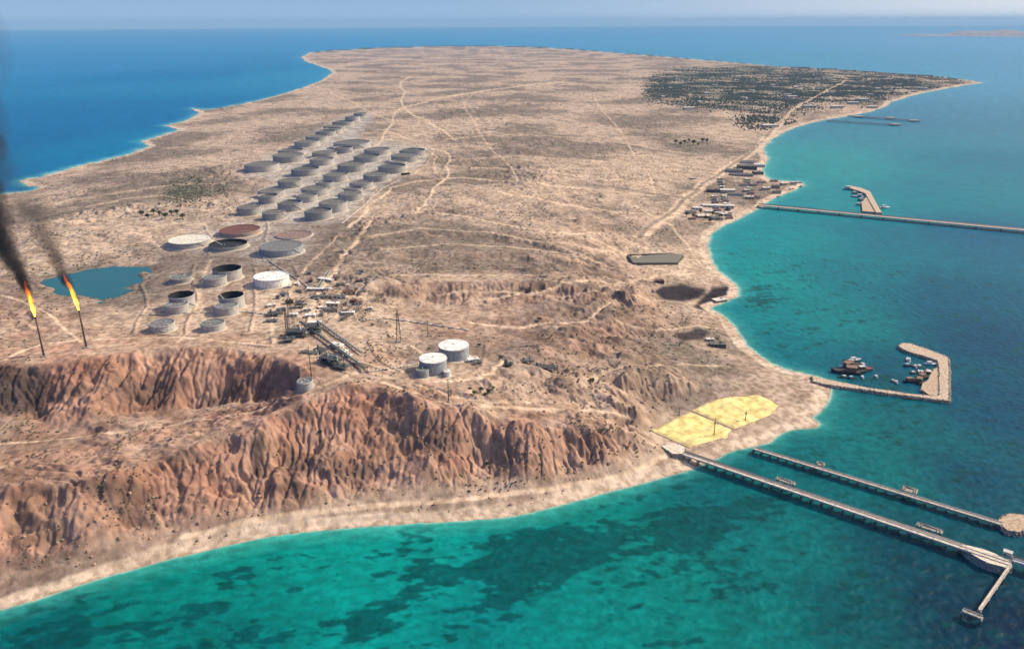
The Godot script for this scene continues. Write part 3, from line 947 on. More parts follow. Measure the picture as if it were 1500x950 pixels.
func paint_masks() -> void:
	for m in [m_berm, m_track, m_road, m_flat, m_red, m_grey, m_dark, m_green, m_pit_and_shade]:
		m.resize(NI * NJ)
	# red country round the quarry and the front cliffs
	patch(m_red, [-320, 900, 0, 860, 200, 812, 450, 752, 700, 724, 860, 704, 950, 670, 930, 640, 800, 600, 640, 560, 560, 520, 430, 500, 300, 480, 120, 470, 0, 420, -320, 400], 0.95)
	patch(m_red, [560, 418, 900, 420, 960, 470, 860, 560, 640, 520, 560, 470], 0.5)
	blur(m_red, 26)
	# tank farm yards
	patch(m_grey, [345, 312, 405, 262, 350, 258, 375, 236, 430, 215, 480, 182, 535, 162, 548, 170, 520, 205, 560, 208, 628, 214, 622, 238, 560, 270, 500, 325, 430, 330], 1.0)
	patch(m_grey, [235, 365, 300, 335, 350, 322, 460, 335, 448, 375, 390, 388, 330, 370], 0.5)
	patch(m_grey, [560, 555, 620, 500, 700, 500, 690, 545, 620, 565], 0.1)
	blur(m_grey, 3)
	patch(m_flat, [330, 330, 405, 262, 345, 258, 375, 230, 430, 210, 480, 180, 535, 160, 560, 170, 530, 200, 640, 210, 640, 240, 560, 280, 500, 335, 460, 385, 440, 420, 420, 480, 330, 500, 200, 500, 200, 440, 240, 390, 240, 350], 0.9)
	patch(m_flat, [945, 645, 990, 600, 1060, 580, 1130, 575, 1145, 600, 1100, 650, 1030, 665], 0.95)
	patch(m_flat, [590, 555, 620, 500, 700, 495, 720, 540, 650, 570], 0.8)
	patch(m_flat, [400, 560, 420, 470, 520, 470, 540, 540, 470, 570], 0.7)
	patch(m_flat, [0, 545, 40, 505, 130, 490, 260, 480, 260, 505, 140, 520], 0.5)
	blur(m_flat, 8)
	# dark rock and other darkened ground
	patch(m_dark, [-60, 535, 66, 536, 72, 560, 60, 590, 20, 612, -60, 615], 0.95)  # far-left cliff: its shade is painted in along with the dark rock
	patch(m_dark, [366, 660, 384, 632, 390, 650, 384, 694, 368, 700], 0.9)  # ravine, darkened
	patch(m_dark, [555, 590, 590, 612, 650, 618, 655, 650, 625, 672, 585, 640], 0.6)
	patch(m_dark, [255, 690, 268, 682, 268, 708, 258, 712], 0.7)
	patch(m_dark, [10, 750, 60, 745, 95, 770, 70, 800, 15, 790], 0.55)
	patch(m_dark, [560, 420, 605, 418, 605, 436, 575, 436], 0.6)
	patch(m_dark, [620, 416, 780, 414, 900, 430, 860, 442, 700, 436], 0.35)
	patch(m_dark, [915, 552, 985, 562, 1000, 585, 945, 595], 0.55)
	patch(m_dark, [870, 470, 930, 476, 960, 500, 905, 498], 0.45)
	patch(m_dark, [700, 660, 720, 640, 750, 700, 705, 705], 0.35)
	blur(m_dark, 3)
	# scrub woods at the far end and thickets
	patch(m_green, [945, 116, 1000, 100, 1100, 96, 1230, 102, 1310, 108, 1400, 116, 1420, 121, 1370, 128, 1310, 138, 1240, 150, 1120, 155, 1010, 150, 950, 140], 0.85)
	patch(m_green, [985, 206, 1040, 204, 1045, 218, 1000, 218], 0.75)
	patch(m_green, [236, 278, 262, 266, 292, 262, 304, 282, 280, 296, 244, 294], 0.8)
	patch(m_green, [200, 312, 232, 307, 290, 310, 300, 318, 250, 322, 205, 323], 0.8)
	patch(m_green, [300, 272, 330, 266, 340, 280, 312, 286], 0.5)
	patch(m_green, [1075, 172, 1150, 166, 1165, 178, 1100, 186], 0.5)
	blur(m_green, 5)
	# dark pits and puddles of bitumen, painted cliff shade and a darkened ravine
	patch(m_pit_and_shade, [958, 426, 972, 419, 1000, 417, 1036, 423, 1026, 436, 1000, 442, 972, 439], 1.0)
	patch(m_pit_and_shade, [1014, 450, 1030, 434, 1044, 421, 1070, 419, 1074, 432, 1056, 441, 1046, 452, 1030, 454], 1.0)
	patch(m_pit_and_shade, [988, 488, 1010, 486, 1020, 481, 1040, 483, 1030, 497, 1000, 502], 0.9)
	patch(m_pit_and_shade, [-80, 538, 64, 540, 70, 560, 58, 588, 20, 606, -80, 608], 0.62)  # shade of the far-left cliff face painted onto the ground colour
	patch(m_pit_and_shade, [369, 655, 383, 634, 388, 650, 382, 690, 370, 696], 0.6)  # ravine made darker still
	blur(m_pit_and_shade, 1)
	patch(m_flat, [910, 370, 925, 394, 1000, 394, 1012, 370], 1.0)
	patch(m_flat, [955, 418, 1040, 418, 1070, 420, 1045, 455, 960, 442], 0.8)
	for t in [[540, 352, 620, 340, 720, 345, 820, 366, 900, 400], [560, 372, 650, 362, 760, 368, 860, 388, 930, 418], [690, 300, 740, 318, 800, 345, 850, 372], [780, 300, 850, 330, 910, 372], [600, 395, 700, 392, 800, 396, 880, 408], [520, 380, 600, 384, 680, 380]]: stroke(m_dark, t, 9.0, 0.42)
	for t in [[540, 346, 620, 334, 720, 339, 820, 360, 905, 396], [560, 366, 650, 356, 760, 361, 860, 381], [575, 404, 660, 401, 760, 402, 850, 408, 925, 424]]: stroke(m_track, t, 6.0, 0.6)
	# tracks
	for t in [[600, 112, 594, 135, 590, 156, 600, 165, 628, 176, 648, 190, 668, 206], [590, 156, 620, 150, 650, 142, 700, 134, 760, 126, 830, 118], [590, 156, 575, 180, 560, 200, 548, 215]]: stroke(m_track, t, 12.0, 0.8)
	for t in [[510, 332, 540, 300, 572, 275, 610, 264, 680, 259, 760, 268, 860, 276, 960, 286], [628, 216, 652, 222, 660, 235, 656, 250, 650, 262, 630, 285, 606, 316], [680, 268, 740, 284, 830, 300, 940, 312], [545, 325, 515, 360, 490, 400, 470, 430], [560, 312, 640, 312, 720, 325, 800, 340, 900, 345], [860, 345, 950, 380, 1030, 395]]: stroke(m_track, t, 9.0, 0.75)
	for t in [[470, 430, 450, 470, 500, 520, 545, 546, 600, 562, 660, 580, 720, 590, 780, 592], [530, 530, 590, 545, 640, 560, 700, 555, 740, 530], [430, 580, 380, 600, 280, 618, 150, 636, 0, 650, -120, 655], [0, 432, 50, 450, 90, 478, 118, 500], [0, 528, 60, 503, 130, 497, 250, 494, 330, 500, 400, 506], [520, 545, 480, 560, 440, 580], [560, 560, 640, 590, 760, 598, 860, 600, 930, 615], [680, 470, 760, 480, 860, 470, 900, 440], [700, 440, 800, 425, 880, 415], [640, 545, 620, 520, 600, 505]]: stroke(m_track, t, 6.0, 0.8)
	for t in [[985, 662, 930, 690, 870, 706, 800, 718, 700, 729, 600, 738, 500, 746, 420, 756, 330, 771, 262, 786]]: stroke(m_track, t, 7.0, 0.9)
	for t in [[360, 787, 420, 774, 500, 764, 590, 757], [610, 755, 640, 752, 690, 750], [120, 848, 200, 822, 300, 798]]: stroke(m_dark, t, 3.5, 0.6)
	for t in [[640, 430, 760, 428, 860, 432, 940, 436, 985, 442], [880, 420, 960, 405, 1035, 402], [905, 470, 960, 484, 1020, 476, 1060, 482], [930, 300, 985, 330, 1010, 360, 1030, 390], [650, 262, 640, 230, 600, 205, 560, 190], [480, 440, 540, 436, 620, 440], [260, 500, 300, 470, 300, 400, 310, 380], [400, 500, 410, 440, 450, 390, 500, 345], [870, 140, 900, 180, 930, 230, 960, 286], [700, 134, 690, 170, 720, 220, 760, 268], [120, 330, 220, 345, 240, 365], [300, 300, 240, 285, 180, 290, 80, 310], [570, 175, 520, 150, 480, 130], [860, 560, 920, 540, 1000, 534, 1070, 536], [860, 620, 930, 630, 960, 655]]: stroke(m_track, t, 6.5, 0.5)
	# earth bunds, spoil ridges and road banks
	for t in [[205, 415, 250, 392, 300, 384, 345, 378, 430, 390, 436, 412, 416, 440], [205, 415, 215, 450, 195, 488], [215, 452, 300, 455, 372, 452, 410, 444], [285, 388, 284, 420, 284, 455, 272, 490], [372, 392, 372, 420, 374, 452, 366, 486], [195, 488, 260, 492, 330, 490, 366, 486], [238, 374, 300, 376, 380, 380, 455, 384], [240, 336, 300, 330, 340, 324, 400, 326, 470, 332], [390, 322, 388, 350, 384, 380], [300, 330, 312, 350, 306, 376],
		[350, 262, 400, 262, 470, 258, 560, 262], [345, 312, 400, 318, 470, 322, 500, 320], [500, 320, 540, 292, 566, 268, 620, 244, 632, 218], [405, 262, 440, 230, 480, 200, 545, 162], [580, 560, 620, 563, 670, 556, 706, 538, 712, 505], [540, 500, 560, 530, 590, 545], [480, 470, 520, 440, 560, 428], [0, 540, 50, 535, 100, 528, 150, 520], [310, 612, 240, 622, 130, 640, 20, 654], [600, 752, 500, 759, 420, 770, 350, 778], [620, 742, 680, 737, 740, 730],
		[640, 480, 700, 478, 780, 486, 850, 492], [560, 458, 620, 462, 700, 460], [740, 505, 800, 512, 880, 508, 940, 515], [820, 455, 880, 456, 940, 470], [700, 585, 780, 580, 850, 575, 900, 580], [850, 520, 920, 528, 1000, 522, 1060, 530], [990, 455, 1030, 462, 1050, 470], [945, 400, 1000, 402, 1035, 395]]: stroke(m_berm, t, 5.0, 1.0)
	for t in [[640, 255, 700, 246, 780, 250, 880, 262, 950, 272], [660, 236, 760, 228, 880, 236, 1000, 250], [860, 300, 920, 318, 985, 322], [650, 205, 760, 196, 880, 204, 1010, 226], [720, 340, 800, 356, 880, 366, 960, 372], [200, 300, 280, 308, 345, 306], [60, 330, 140, 322, 230, 330, 300, 328], [120, 362, 190, 358, 250, 350], [60, 300, 160, 284, 250, 270, 330, 268], [900, 345, 940, 362, 1030, 372], [560, 300, 620, 290, 700, 300]]:
		stroke(m_berm, t, 9.0, 1.0)
		stroke(m_track, t, 7.0, 0.45)
	# paved road down the east shore and along the far jetty
	for t in [[1145, 178, 1120, 205, 1085, 234, 1050, 258, 1020, 280, 1000, 293, 965, 322, 935, 350]]:
		stroke(m_track, t, 34.0, 0.85)
		stroke(m_road, t, 13.0, 0.85)
	stroke(m_road, [860, 268, 960, 284, 1010, 290, 1060, 296, 1118, 301], 9.0, 0.8)
	stroke(m_road, [1090, 525, 1130, 542, 1170, 552, 1200, 556], 6.0, 0.5)
	stroke(m_track, [1240, 118, 1180, 150, 1150, 175], 16.0, 0.6)
	stroke(m_road, [356, 320, 440, 325, 510, 322], 5.0, 0.5)

# ---------------------------------------------------------------- shapes
func fresh(smooth := false) -> SurfaceTool:
	var s := SurfaceTool.new()
	s.begin(Mesh.PRIMITIVE_TRIANGLES)
	s.set_smooth_group(0 if smooth else -1)
	return s

func quad(s: SurfaceTool, a: Vector3, b: Vector3, c: Vector3, d: Vector3) -> void:
	for p in [a, b, c, a, c, d]: s.add_vertex(p)

func box(s: SurfaceTool, c: Vector3, size: Vector3, yaw := 0.0, tilt := Basis()) -> void:
	var b := Basis(Vector3.UP, yaw) * tilt
	var x := b.x * size.x * 0.5
	var y := b.y * size.y * 0.5
	var z := b.z * size.z * 0.5
	quad(s, c - x + y + z, c - x + y - z, c + x + y - z, c + x + y + z)
	quad(s, c - x - y - z, c - x - y + z, c + x - y + z, c + x - y - z)
	quad(s, c - x - y + z, c - x + y + z, c + x + y + z, c + x - y + z)
	quad(s, c + x - y - z, c + x + y - z, c - x + y - z, c - x - y - z)
	quad(s, c + x - y + z, c + x + y + z, c + x + y - z, c + x - y - z)
	quad(s, c - x - y - z, c - x + y - z, c - x + y + z, c - x - y + z)

func beam(s: SurfaceTool, a: Vector3, b: Vector3, w: float, h := 0.0) -> void:
	var d := b - a
	var z := d.normalized()
	var x := (Vector3.UP.cross(z) if absf(z.y) < 0.98 else Vector3.RIGHT).normalized()
	var y := z.cross(x)
	if h == 0.0: h = w
	x *= w * 0.5
	y *= h * 0.5
	quad(s, a - x + y, a + x + y, b + x + y, b - x + y)
	quad(s, a + x - y, a - x - y, b - x - y, b + x - y)
	quad(s, a - x - y, a - x + y, b - x + y, b - x - y)
	quad(s, a + x + y, a + x - y, b + x - y, b + x + y)
	quad(s, a - x - y, a + x - y, a + x + y, a - x + y)
	quad(s, b - x + y, b + x + y, b + x - y, b - x - y)

func tube(s: SurfaceTool, a: Vector3, b: Vector3, r0: float, r1: float, n := 8, caps := true) -> void:
	var z := (b - a).normalized()
	var x := (Vector3.UP.cross(z) if absf(z.y) < 0.98 else Vector3.RIGHT.cross(z)).normalized()
	var y := z.cross(x)
	for k in n:
		var t := TAU * k / n
		var u := TAU * (k + 1) / n
		var p := x * cos(t) + y * sin(t)
		var q := x * cos(u) + y * sin(u)
		quad(s, a + p * r0, b + p * r1, b + q * r1, a + q * r0)
		if caps:
			for v in [b, b + q * r1, b + p * r1, a, a + p * r0, a + q * r0]: s.add_vertex(v)

func lathe(s: SurfaceTool, prof: Array, n := 48, at := Vector3.ZERO, squash := 1.0) -> void:
	for k in n:
		var t := TAU * k / n
		var u := TAU * (k + 1) / n
		for m in prof.size() - 1:
			var p: Vector2 = prof[m]
			var q: Vector2 = prof[m + 1]
			var a := at + Vector3(cos(t) * p.x, p.y, sin(t) * p.x * squash)
			var b := at + Vector3(cos(u) * p.x, p.y, sin(u) * p.x * squash)
			var c := at + Vector3(cos(u) * q.x, q.y, sin(u) * q.x * squash)
			var d := at + Vector3(cos(t) * q.x, q.y, sin(t) * q.x * squash)
			if q.x > 0.0: for v in [a, c, d]: s.add_vertex(v)
			if p.x > 0.0: for v in [a, b, c]: s.add_vertex(v)

func numbered(called: String) -> String:
	if not used.has(called):
		used[called] = 0
		return called
	used[called] += 1
	return "%s_%03d" % [called, used[called]]

func put(called: String, s: SurfaceTool, m: Material, parent: Node = null) -> MeshInstance3D:
	s.generate_normals()
	var o := MeshInstance3D.new()
	o.mesh = s.commit()
	o.material_override = m
	if parent == null:
		o.name = numbered(called)
		add_child(o, true)
	else:
		var n := 0
		var nm := called
		while parent.has_node(NodePath(nm)):
			n += 1
			nm = "%s_%03d" % [called, n]
		o.name = nm
		parent.add_child(o, true)
	return o

func same(called: String, o: MeshInstance3D, parent: Node, at: Vector3) -> MeshInstance3D:   # another part with the same mesh
	var c: MeshInstance3D = o.duplicate()
	var n := 0
	var nm := called
	while parent.has_node(NodePath(nm)):
		n += 1
		nm = "%s_%03d" % [called, n]
	c.name = nm
	c.position = at
	parent.add_child(c, true)
	return c

func tag(o: Node, label: String, category: String, group := "") -> void:
	o.set_meta("label", label)
	o.set_meta("category", category)
	if group: o.set_meta("group", group)

func thing(called: String, label: String, category: String, at: Vector3, turn := 0.0, group := "") -> Node3D:
	var o := Node3D.new()
	o.name = numbered(called)
	o.position = at
	o.rotation.y = turn
	tag(o, label, category, group)
	add_child(o, true)
	return o

func structure(o: Node, label: String) -> void:
	o.set_meta("kind", "structure")
	o.set_meta("label", label)

# ---------------------------------------------------------------- tanks
# top centre in photo pixels, half width in pixels, height and depth of the floating roof in metres
func tank(px: float, py: float, hw: float, high: float, sunk: float, shell_m: Material, roof_m: Material, label: String, group: String, cone := 0.0) -> Node3D:
	var h := 30.0
	var p := Vector3()
	for k in 16:
		p = at_height(px, py, h)
		h = lerpf(h, land(p.x, p.z) + high, 0.6)
	var rad := metres(hw, p)
	var low := INF
	var ground := land(p.x, p.z)
	for k in 12: low = minf(low, land(p.x + cos(k * TAU / 12) * rad, p.z + sin(k * TAU / 12) * rad))
	var o := thing("storage_tank", label, "storage tank", Vector3(p.x, ground, p.z), rng.randf() * TAU, group)
	var foot := minf(low - ground, 0.0) - 0.6
	var seg := 56
	var s := fresh(true)
	lathe(s, [Vector2(rad, foot), Vector2(rad, high)], seg)
	var courses := 5
	put("shell", s, shell_m, o)
	s = fresh()
	lathe(s, [Vector2(rad - 0.35, high - sunk - 1.0), Vector2(rad - 0.35, high), Vector2(rad + 0.02, high + 0.02)], seg)
	put("inner_wall", s, M.black_roof_and_shade if sunk > 4.0 else shell_m, o)  # deep tanks: interior shade put into the wall colour as near-black
	s = fresh()
	lathe(s, [Vector2(rad + 0.03, high - 0.9), Vector2(rad + 0.75, high - 0.9), Vector2(rad + 0.75, high - 0.7), Vector2(rad + 0.03, high - 0.7)], seg)
	put("wind_girder", s, M.steel_pale, o)
	for c in range(1, courses):
		s = fresh()
		lathe(s, [Vector2(rad + 0.02, high * c / courses), Vector2(rad + 0.14, high * c / courses), Vector2(rad + 0.14, high * c / courses + 0.25), Vector2(rad + 0.02, high * c / courses + 0.25)], seg)
		put("plate_seam", s, shell_m, o)
	s = fresh()
	if cone > 0.0:
		lathe(s, [Vector2(rad + 0.3, high + 0.05), Vector2(rad * 0.5, high + 0.05 + cone * 0.6), Vector2(0.0, high + 0.05 + cone)], seg)
		var roof := put("roof", s, roof_m, o)
		s = fresh()
		tube(s, Vector3(0, high + cone, 0), Vector3(0, high + cone + 1.4, 0), 0.7, 0.7)
		put("vent", s, M.steel_pale, roof)
		s = fresh()
		for k in 28:
			var t := TAU * k / 28
			var u := TAU * (k + 1) / 28
			beam(s, Vector3(cos(t) * rad, high + 1.1, sin(t) * rad), Vector3(cos(u) * rad, high + 1.1, sin(u) * rad), 0.12)
			beam(s, Vector3(cos(t) * rad, high, sin(t) * rad), Vector3(cos(t) * rad, high + 1.1, sin(t) * rad), 0.1)
		put("handrail", s, M.steel_pale, roof)
	else:
		var y := high - sunk
		lathe(s, [Vector2(rad - 0.4, y), Vector2(rad - 0.5, y + 0.35), Vector2(rad * 0.86, y + 0.35), Vector2(rad * 0.85, y), Vector2(0.0, y - 0.15)], seg)
		var roof := put("floating_roof", s, roof_m, o)
		s = fresh()
		for k in 3: tube(s, Vector3(cos(k * 2.1 + 0.3) * rad * 0.45, y - 0.2, sin(k * 2.1 + 0.3) * rad * 0.45), Vector3(cos(k * 2.1 + 0.3) * rad * 0.45, y + 0.9, sin(k * 2.1 + 0.3) * rad * 0.45), 0.7, 0.7)
		put("manhole", s, M.steel_pale, roof)
		s = fresh()
		beam(s, Vector3(rad - 0.6, high, 0), Vector3(rad * 0.45, y + 0.5, 0), 0.9, 0.2)
		put("rolling_ladder", s, M.steel_pale, roof)
	s = fresh()                                      # stair that winds up the wall
	var turns := 14
	for k in turns:
		var t := 0.2 + k * (high * 1.5 / rad) / turns
		var u := 0.2 + (k + 1) * (high * 1.5 / rad) / turns
		var a := Vector3(cos(t) * (rad + 0.5), high * k / turns, sin(t) * (rad + 0.5))
		var b := Vector3(cos(u) * (rad + 0.5), high * (k + 1) / turns, sin(u) * (rad + 0.5))
		beam(s, a, b, 0.9, 0.25)
		beam(s, a + Vector3.UP * 1.0, b + Vector3.UP * 1.0, 0.1)
	put("stairway", s, M.steel_pale, o)
	s = fresh()                                      # gravel shoulder the tank stands on
	var ring_out := []
	var ring_in := []
	for k in 40:
		var w := Vector2(cos(k * TAU / 40), sin(k * TAU / 40)).rotated(-o.rotation.y)
		var lx := cos(k * TAU / 40)
		var lz := sin(k * TAU / 40)
		var reach := rad * 1.10 + 2.0
		var wp := o.transform * Vector3(lx * reach, 0, lz * reach)
		ring_out.append(Vector3(lx * reach, land(wp.x, wp.z) - ground - 0.15, lz * reach))
		wp = o.transform * Vector3(lx * rad, 0, lz * rad)
		ring_in.append(Vector3(lx * rad, land(wp.x, wp.z) - ground + 0.7, lz * rad))
	for k in 40: quad(s, ring_out[k], ring_in[k], ring_in[(k + 1) % 40], ring_out[(k + 1) % 40])
	put("gravel_shoulder", s, M.gravel, o)
	return o

# zoomed coordinates of the farm: x, y, half width, wall height and row name, from near to far
const FARM := [
	["west row", [[255, 432, 120], [445, 368, 108], [462, 333, 90], [575, 272, 86], [645, 236, 76], [710, 200, 72], [765, 184, 62], [772, 164, 76], [832, 133, 74], [900, 97, 52], [955, 74, 46]]],
	["second row", [[165, 735, 84], [300, 655, 69], [325, 618, 94], [455, 548, 84], [565, 464, 98], [682, 396, 86], [700, 350, 86], [832, 316, 68], [895, 278, 128]]],
	["third row", [[340, 772, 80], [455, 703, 86], [575, 653, 74], [628, 603, 90], [700, 562, 62], [780, 505, 88], [893, 434, 98], [1002, 374, 92], [1075, 328, 92]]],
	["east row", [[655, 758, 96], [762, 700, 100], [882, 640, 84], [905, 602, 66], [962, 562, 84], [1068, 505, 92], [1180, 444, 98], [1225, 415, 62], [1270, 370, 96], [1325, 334, 92]]]]

func nth(k: int) -> String:
	return ["nearest", "second", "third", "fourth", "fifth", "sixth", "seventh", "eighth", "ninth", "tenth", "eleventh"][k]

func build_tanks() -> void:
	for row in FARM:
		var k := 0
		for t in row[1]:
			var shade: int = (k * 7 + row[1].size()) % 3
			var seen := "pale shelled tank" if shade == 2 else ("dark roofed tank" if shade == 1 else "plain grey tank")
			var place: String = ("nearest in the " if k == 0 else ("farthest in the " if k == row[1].size() - 1 else nth(k) + " from the near end of the ")) + row[0]
			tank(330 + t[0] / 4.839, 150 + t[1] / 4.839, t[2] / 4.839, 14.5 + 2.0 * (k % 2) + (3.0 if t[2] > 95 else 0.0), [1.2, 3.4, 2.0][shade], [M.shell_grey, M.shell_grey, M.shell_pale][shade], [M.roof_grey, M.roof_dark, M.roof_grey][shade], seen + ", " + place + " on the grey yard", "tanks of the large grey farm")
			k += 1
	var g := "tanks between the farm and the quarry"
	tank(277, 349.5, 30, 9.5, 0.9, M.shell_pale, M.roof_cream, "broad cream topped tank, leftmost of the low tanks behind the pond", g)
	tank(334, 356, 27, 7.0, 4.6, M.shell_grey, M.black_roof_and_shade, "low open tank with a black floor beside the broad cream tank", g)
	tank(351, 335, 29, 8.0, 1.0, M.shell_rust, M.roof_rust, "low tank with a dark rust red roof nearest the grey farm", g)
	tank(430, 343, 26, 2.6, 1.2, M.shell_rust, M.roof_rust_pale, "flat stripped tank base with a faded red ring behind the slate tank", g)
	tank(411, 359, 31, 12.0, 0.9, M.shell_slate, M.roof_slate, "broad slate grey tank in front of the flat red base", g)
	tank(332, 392.5, 20.5, 15.0, 9.0, M.shell_pale, M.black_roof_and_shade, "open tank with a deep dark interior behind a smaller grey tank, near the white tank", g)
	tank(314, 404, 16.5, 12.5, 0.8, M.shell_pale, M.roof_slate, "small grey roofed tank overlapping the open dark tank behind it", g)
	tank(264, 404.5, 15.5, 7.5, 1.0, M.shell_grey, M.roof_green, "small low greenish grey tank nearest the pond", g)
	tank(397, 403.5, 25, 12.5, 1.1, M.shell_white, M.roof_white, "bright white tank standing alone at the right of the yard", g)
	tank(265, 431, 18, 17.0, 9.5, M.shell_pale, M.black_roof_and_shade, "tall open tank with a black interior, left of the two tall open ones", g)
	tank(258, 444, 16.5, 11.5, 0.8, M.shell_pale, M.roof_slate, "grey roofed tank in front of the left tall open tank", g)
	tank(338, 431.5, 18, 17.0, 9.5, M.shell_pale, M.black_roof_and_shade, "tall open tank with a black interior, right of the two tall open ones", g)
	tank(331, 446, 16.5, 11.5, 0.8, M.shell_pale, M.roof_slate, "grey roofed tank in front of the right tall open tank", g)
	tank(236, 472, 18, 9.5, 0.9, M.shell_pale, M.roof_slate, "squat lilac grey tank at the left front corner above the quarry", g)
	tank(311, 471.5, 17, 9.0, 0.9, M.shell_pale, M.roof_green, "squat green grey tank at the right front above the quarry", g)
	g = "tanks of the small white roofed group"
	tank(634, 524, 20, 15.0, 0.0, M.shell_slate, M.roof_white, "white topped tank in front, with a dark pipe up its wall", g, 0.8)
	tank(664.5, 505, 22, 14.0, 0.0, M.shell_slate, M.roof_white, "largest white topped tank, behind the other two", g, 0.8)
	tank(618.5, 540, 9.5, 8.5, 0.0, M.shell_slate, M.roof_green, "smallest tank, green grey, at the foot of the white topped tanks", g, 0.5)
	tank(446, 557, 11, 9.5, 0.6, M.shell_pale, M.roof_slate, "lone small grey tank on the lip of the quarry scarp", "")
	tank(655, 543, 5, 6.0, 0.0, M.shell_white, M.roof_white, "tiny white tank just right of the white topped tanks", "", 0.4)

# ---------------------------------------------------------------- flares
func build_flare(px: float, py: float, tall: float, lean: float, label: String, flame_label: String, smoke_label: String, thick: float, fade: float) -> void:
	var p := on_land(px, py)
	var o := thing("flare_stack", label, "flare stack", p)
	var s := fresh(true)
	tube(s, Vector3(0, -1, 0), Vector3(0, tall, 0), 1.0, 0.62, 10)
	put("stack_pipe", s, M.rust_steel, o)
	s = fresh()
	tube(s, Vector3(0, tall - 2.6, 0), Vector3(0, tall, 0), 0.75, 1.15, 10, false)
	put("burner_tip", s, M.soot, o)
	s = fresh()
	for k in 3:
		var a := k * TAU / 3 + 0.5
		beam(s, Vector3(cos(a) * 15, -0.6, sin(a) * 15), Vector3(0, tall * 0.72, 0), 0.12)
	put("guy_wires", s, M.dark_steel, o)
	s = fresh()
	for k in 22:
		beam(s, Vector3(0.9, k * tall / 22, -0.35), Vector3(0.9, k * tall / 22, 0.35), 0.1)
	beam(s, Vector3(0.95, 0, -0.4), Vector3(0.7, tall - 3, -0.4), 0.12)
	beam(s, Vector3(0.95, 0, 0.4), Vector3(0.7, tall - 3, 0.4), 0.12)
	put("ladder", s, M.dark_steel, o)
	s = fresh()
	box(s, Vector3(0, 0.5, 0), Vector3(5, 1.6, 5), 0.4)
	put("concrete_base", s, M.concrete, o)
	# the flame
	var f := thing("gas_flame", flame_label, "flame", p + Vector3(0, tall, 0))
	var long := 37.0
	# a yellow body, an orange upper tongue and a red torn tip, each a wobbling closed surface, and thin side tongues
	var bits := [["flame_body", M.flame_yellow, 0.0, 0.72, 2.1, 0.0], ["flame_upper_tongue", M.flame_orange, 0.30, 0.95, 2.3, 0.3], ["flame_tip", M.flame_red, 0.58, 1.10, 1.9, -0.4], ["side_tongue", M.flame_orange, 0.12, 0.60, 1.3, 1.3], ["side_tongue", M.flame_orange, 0.2, 0.78, 1.2, -1.3]]
	for bit in bits:
		s = fresh(true)
		var n := 14
		var rings := []
		for j in n + 1:
			var t := float(j) / n
			var q: float = lerpf(bit[2], bit[3], t)
			var r: float = bit[4] * pow(sin(PI * clampf(0.06 + t * 0.94, 0.0, 1.0)), 0.7) * (1.0 - 0.45 * t) * (1.0 + 0.2 * sin(t * 15.0 + px + bit[4]))
			if bit[2] == 0.0: r = maxf(r, 0.5 * (1.0 - t))
			var c := Vector3(lean * long * pow(q, 1.4) + 0.8 * sin(q * 11.0 + px) * q + bit[5], long * q, 0.8 * sin(q * 9.0 + 1.0 + px) * q)
			var row := []
			for k in 14: row.append(c + Vector3(cos(k * TAU / 14) * r * (1 + 0.22 * sin(k * 2.3 + t * 11.0)), 0.8 * sin(k * 3.0 + t * 6.0) * r * 0.4, sin(k * TAU / 14) * r * (1 + 0.22 * sin(k * 1.7 + t * 8.0))))
			rings.append(row)
		for j in n:
			for k in 14: quad(s, rings[j][k], rings[j + 1][k], rings[j + 1][(k + 1) % 14], rings[j][(k + 1) % 14])
		put(bit[0], s, bit[1], f)
	var lamp := OmniLight3D.new()
	lamp.name = "flame_light"
	lamp.light_color = Color(1.0, 0.62, 0.25)
	lamp.light_energy = 260.0
	lamp.light_size = 2.0
	lamp.omni_range = 300.0
	lamp.omni_attenuation = 2.0
	lamp.shadow_enabled = true
	lamp.position = Vector3(4.5, long * 0.35, 4.5)
	f.add_child(lamp)
	# the smoke: a chain of widening puffs carried off to the left
	var sm := thing("smoke_plume", smoke_label, "smoke", p + Vector3(lean * long, tall + long * 0.85, 0))
	var at := Vector3.ZERO
	var r := 3.6
	var count := 20 if fade > 0.1 else 15
	for k in count:
		var t := float(k) / (count - 1)
		for layer in (2 if t < 0.35 else 4):
			var v := FogVolume.new()
			var nm := k * 4 + layer
			v.name = "smoke_puff" if nm == 0 else "smoke_puff_%03d" % nm
			v.shape = RenderingServer.FOG_VOLUME_SHAPE_ELLIPSOID
			var wide: float = r * [1.45, 0.95, 0.7, 0.8][layer]
			v.size = Vector3(wide * (2.0 + 0.7 * t), wide * 2.9, wide * 2.0) * rng.randf_range(0.9, 1.12)
			v.position = at + Vector3(rng.randf_range(-1, 1), rng.randf_range(-0.4, 0.4), rng.randf_range(-1, 1)) * r * (0.3 if layer < 2 else 0.75)
			v.rotation = Vector3(rng.randf() * 0.6, 0, 0.25 + rng.randf() * 0.2)
			var fm := FogMaterial.new()
			fm.albedo = M.smoke_tone.lerp(Color(0.38, 0.37, 0.38), t * 0.8)
			fm.density = thick * lerpf(0.30, fade, sqrt(t)) / r * [0.4, 0.8, 0.7, 0.6][layer] * (1.0 - 0.5 * smoothstep(0.6, 1.0, t))
			v.material = fm
			sm.add_child(v)
		at += Vector3(-r * lerpf(0.30, 0.14 if fade > 0.1 else 0.34, t), r * lerpf(1.25, 0.9, t), rng.randf_range(-0.3, 0.3) * r)
		r *= 1.13

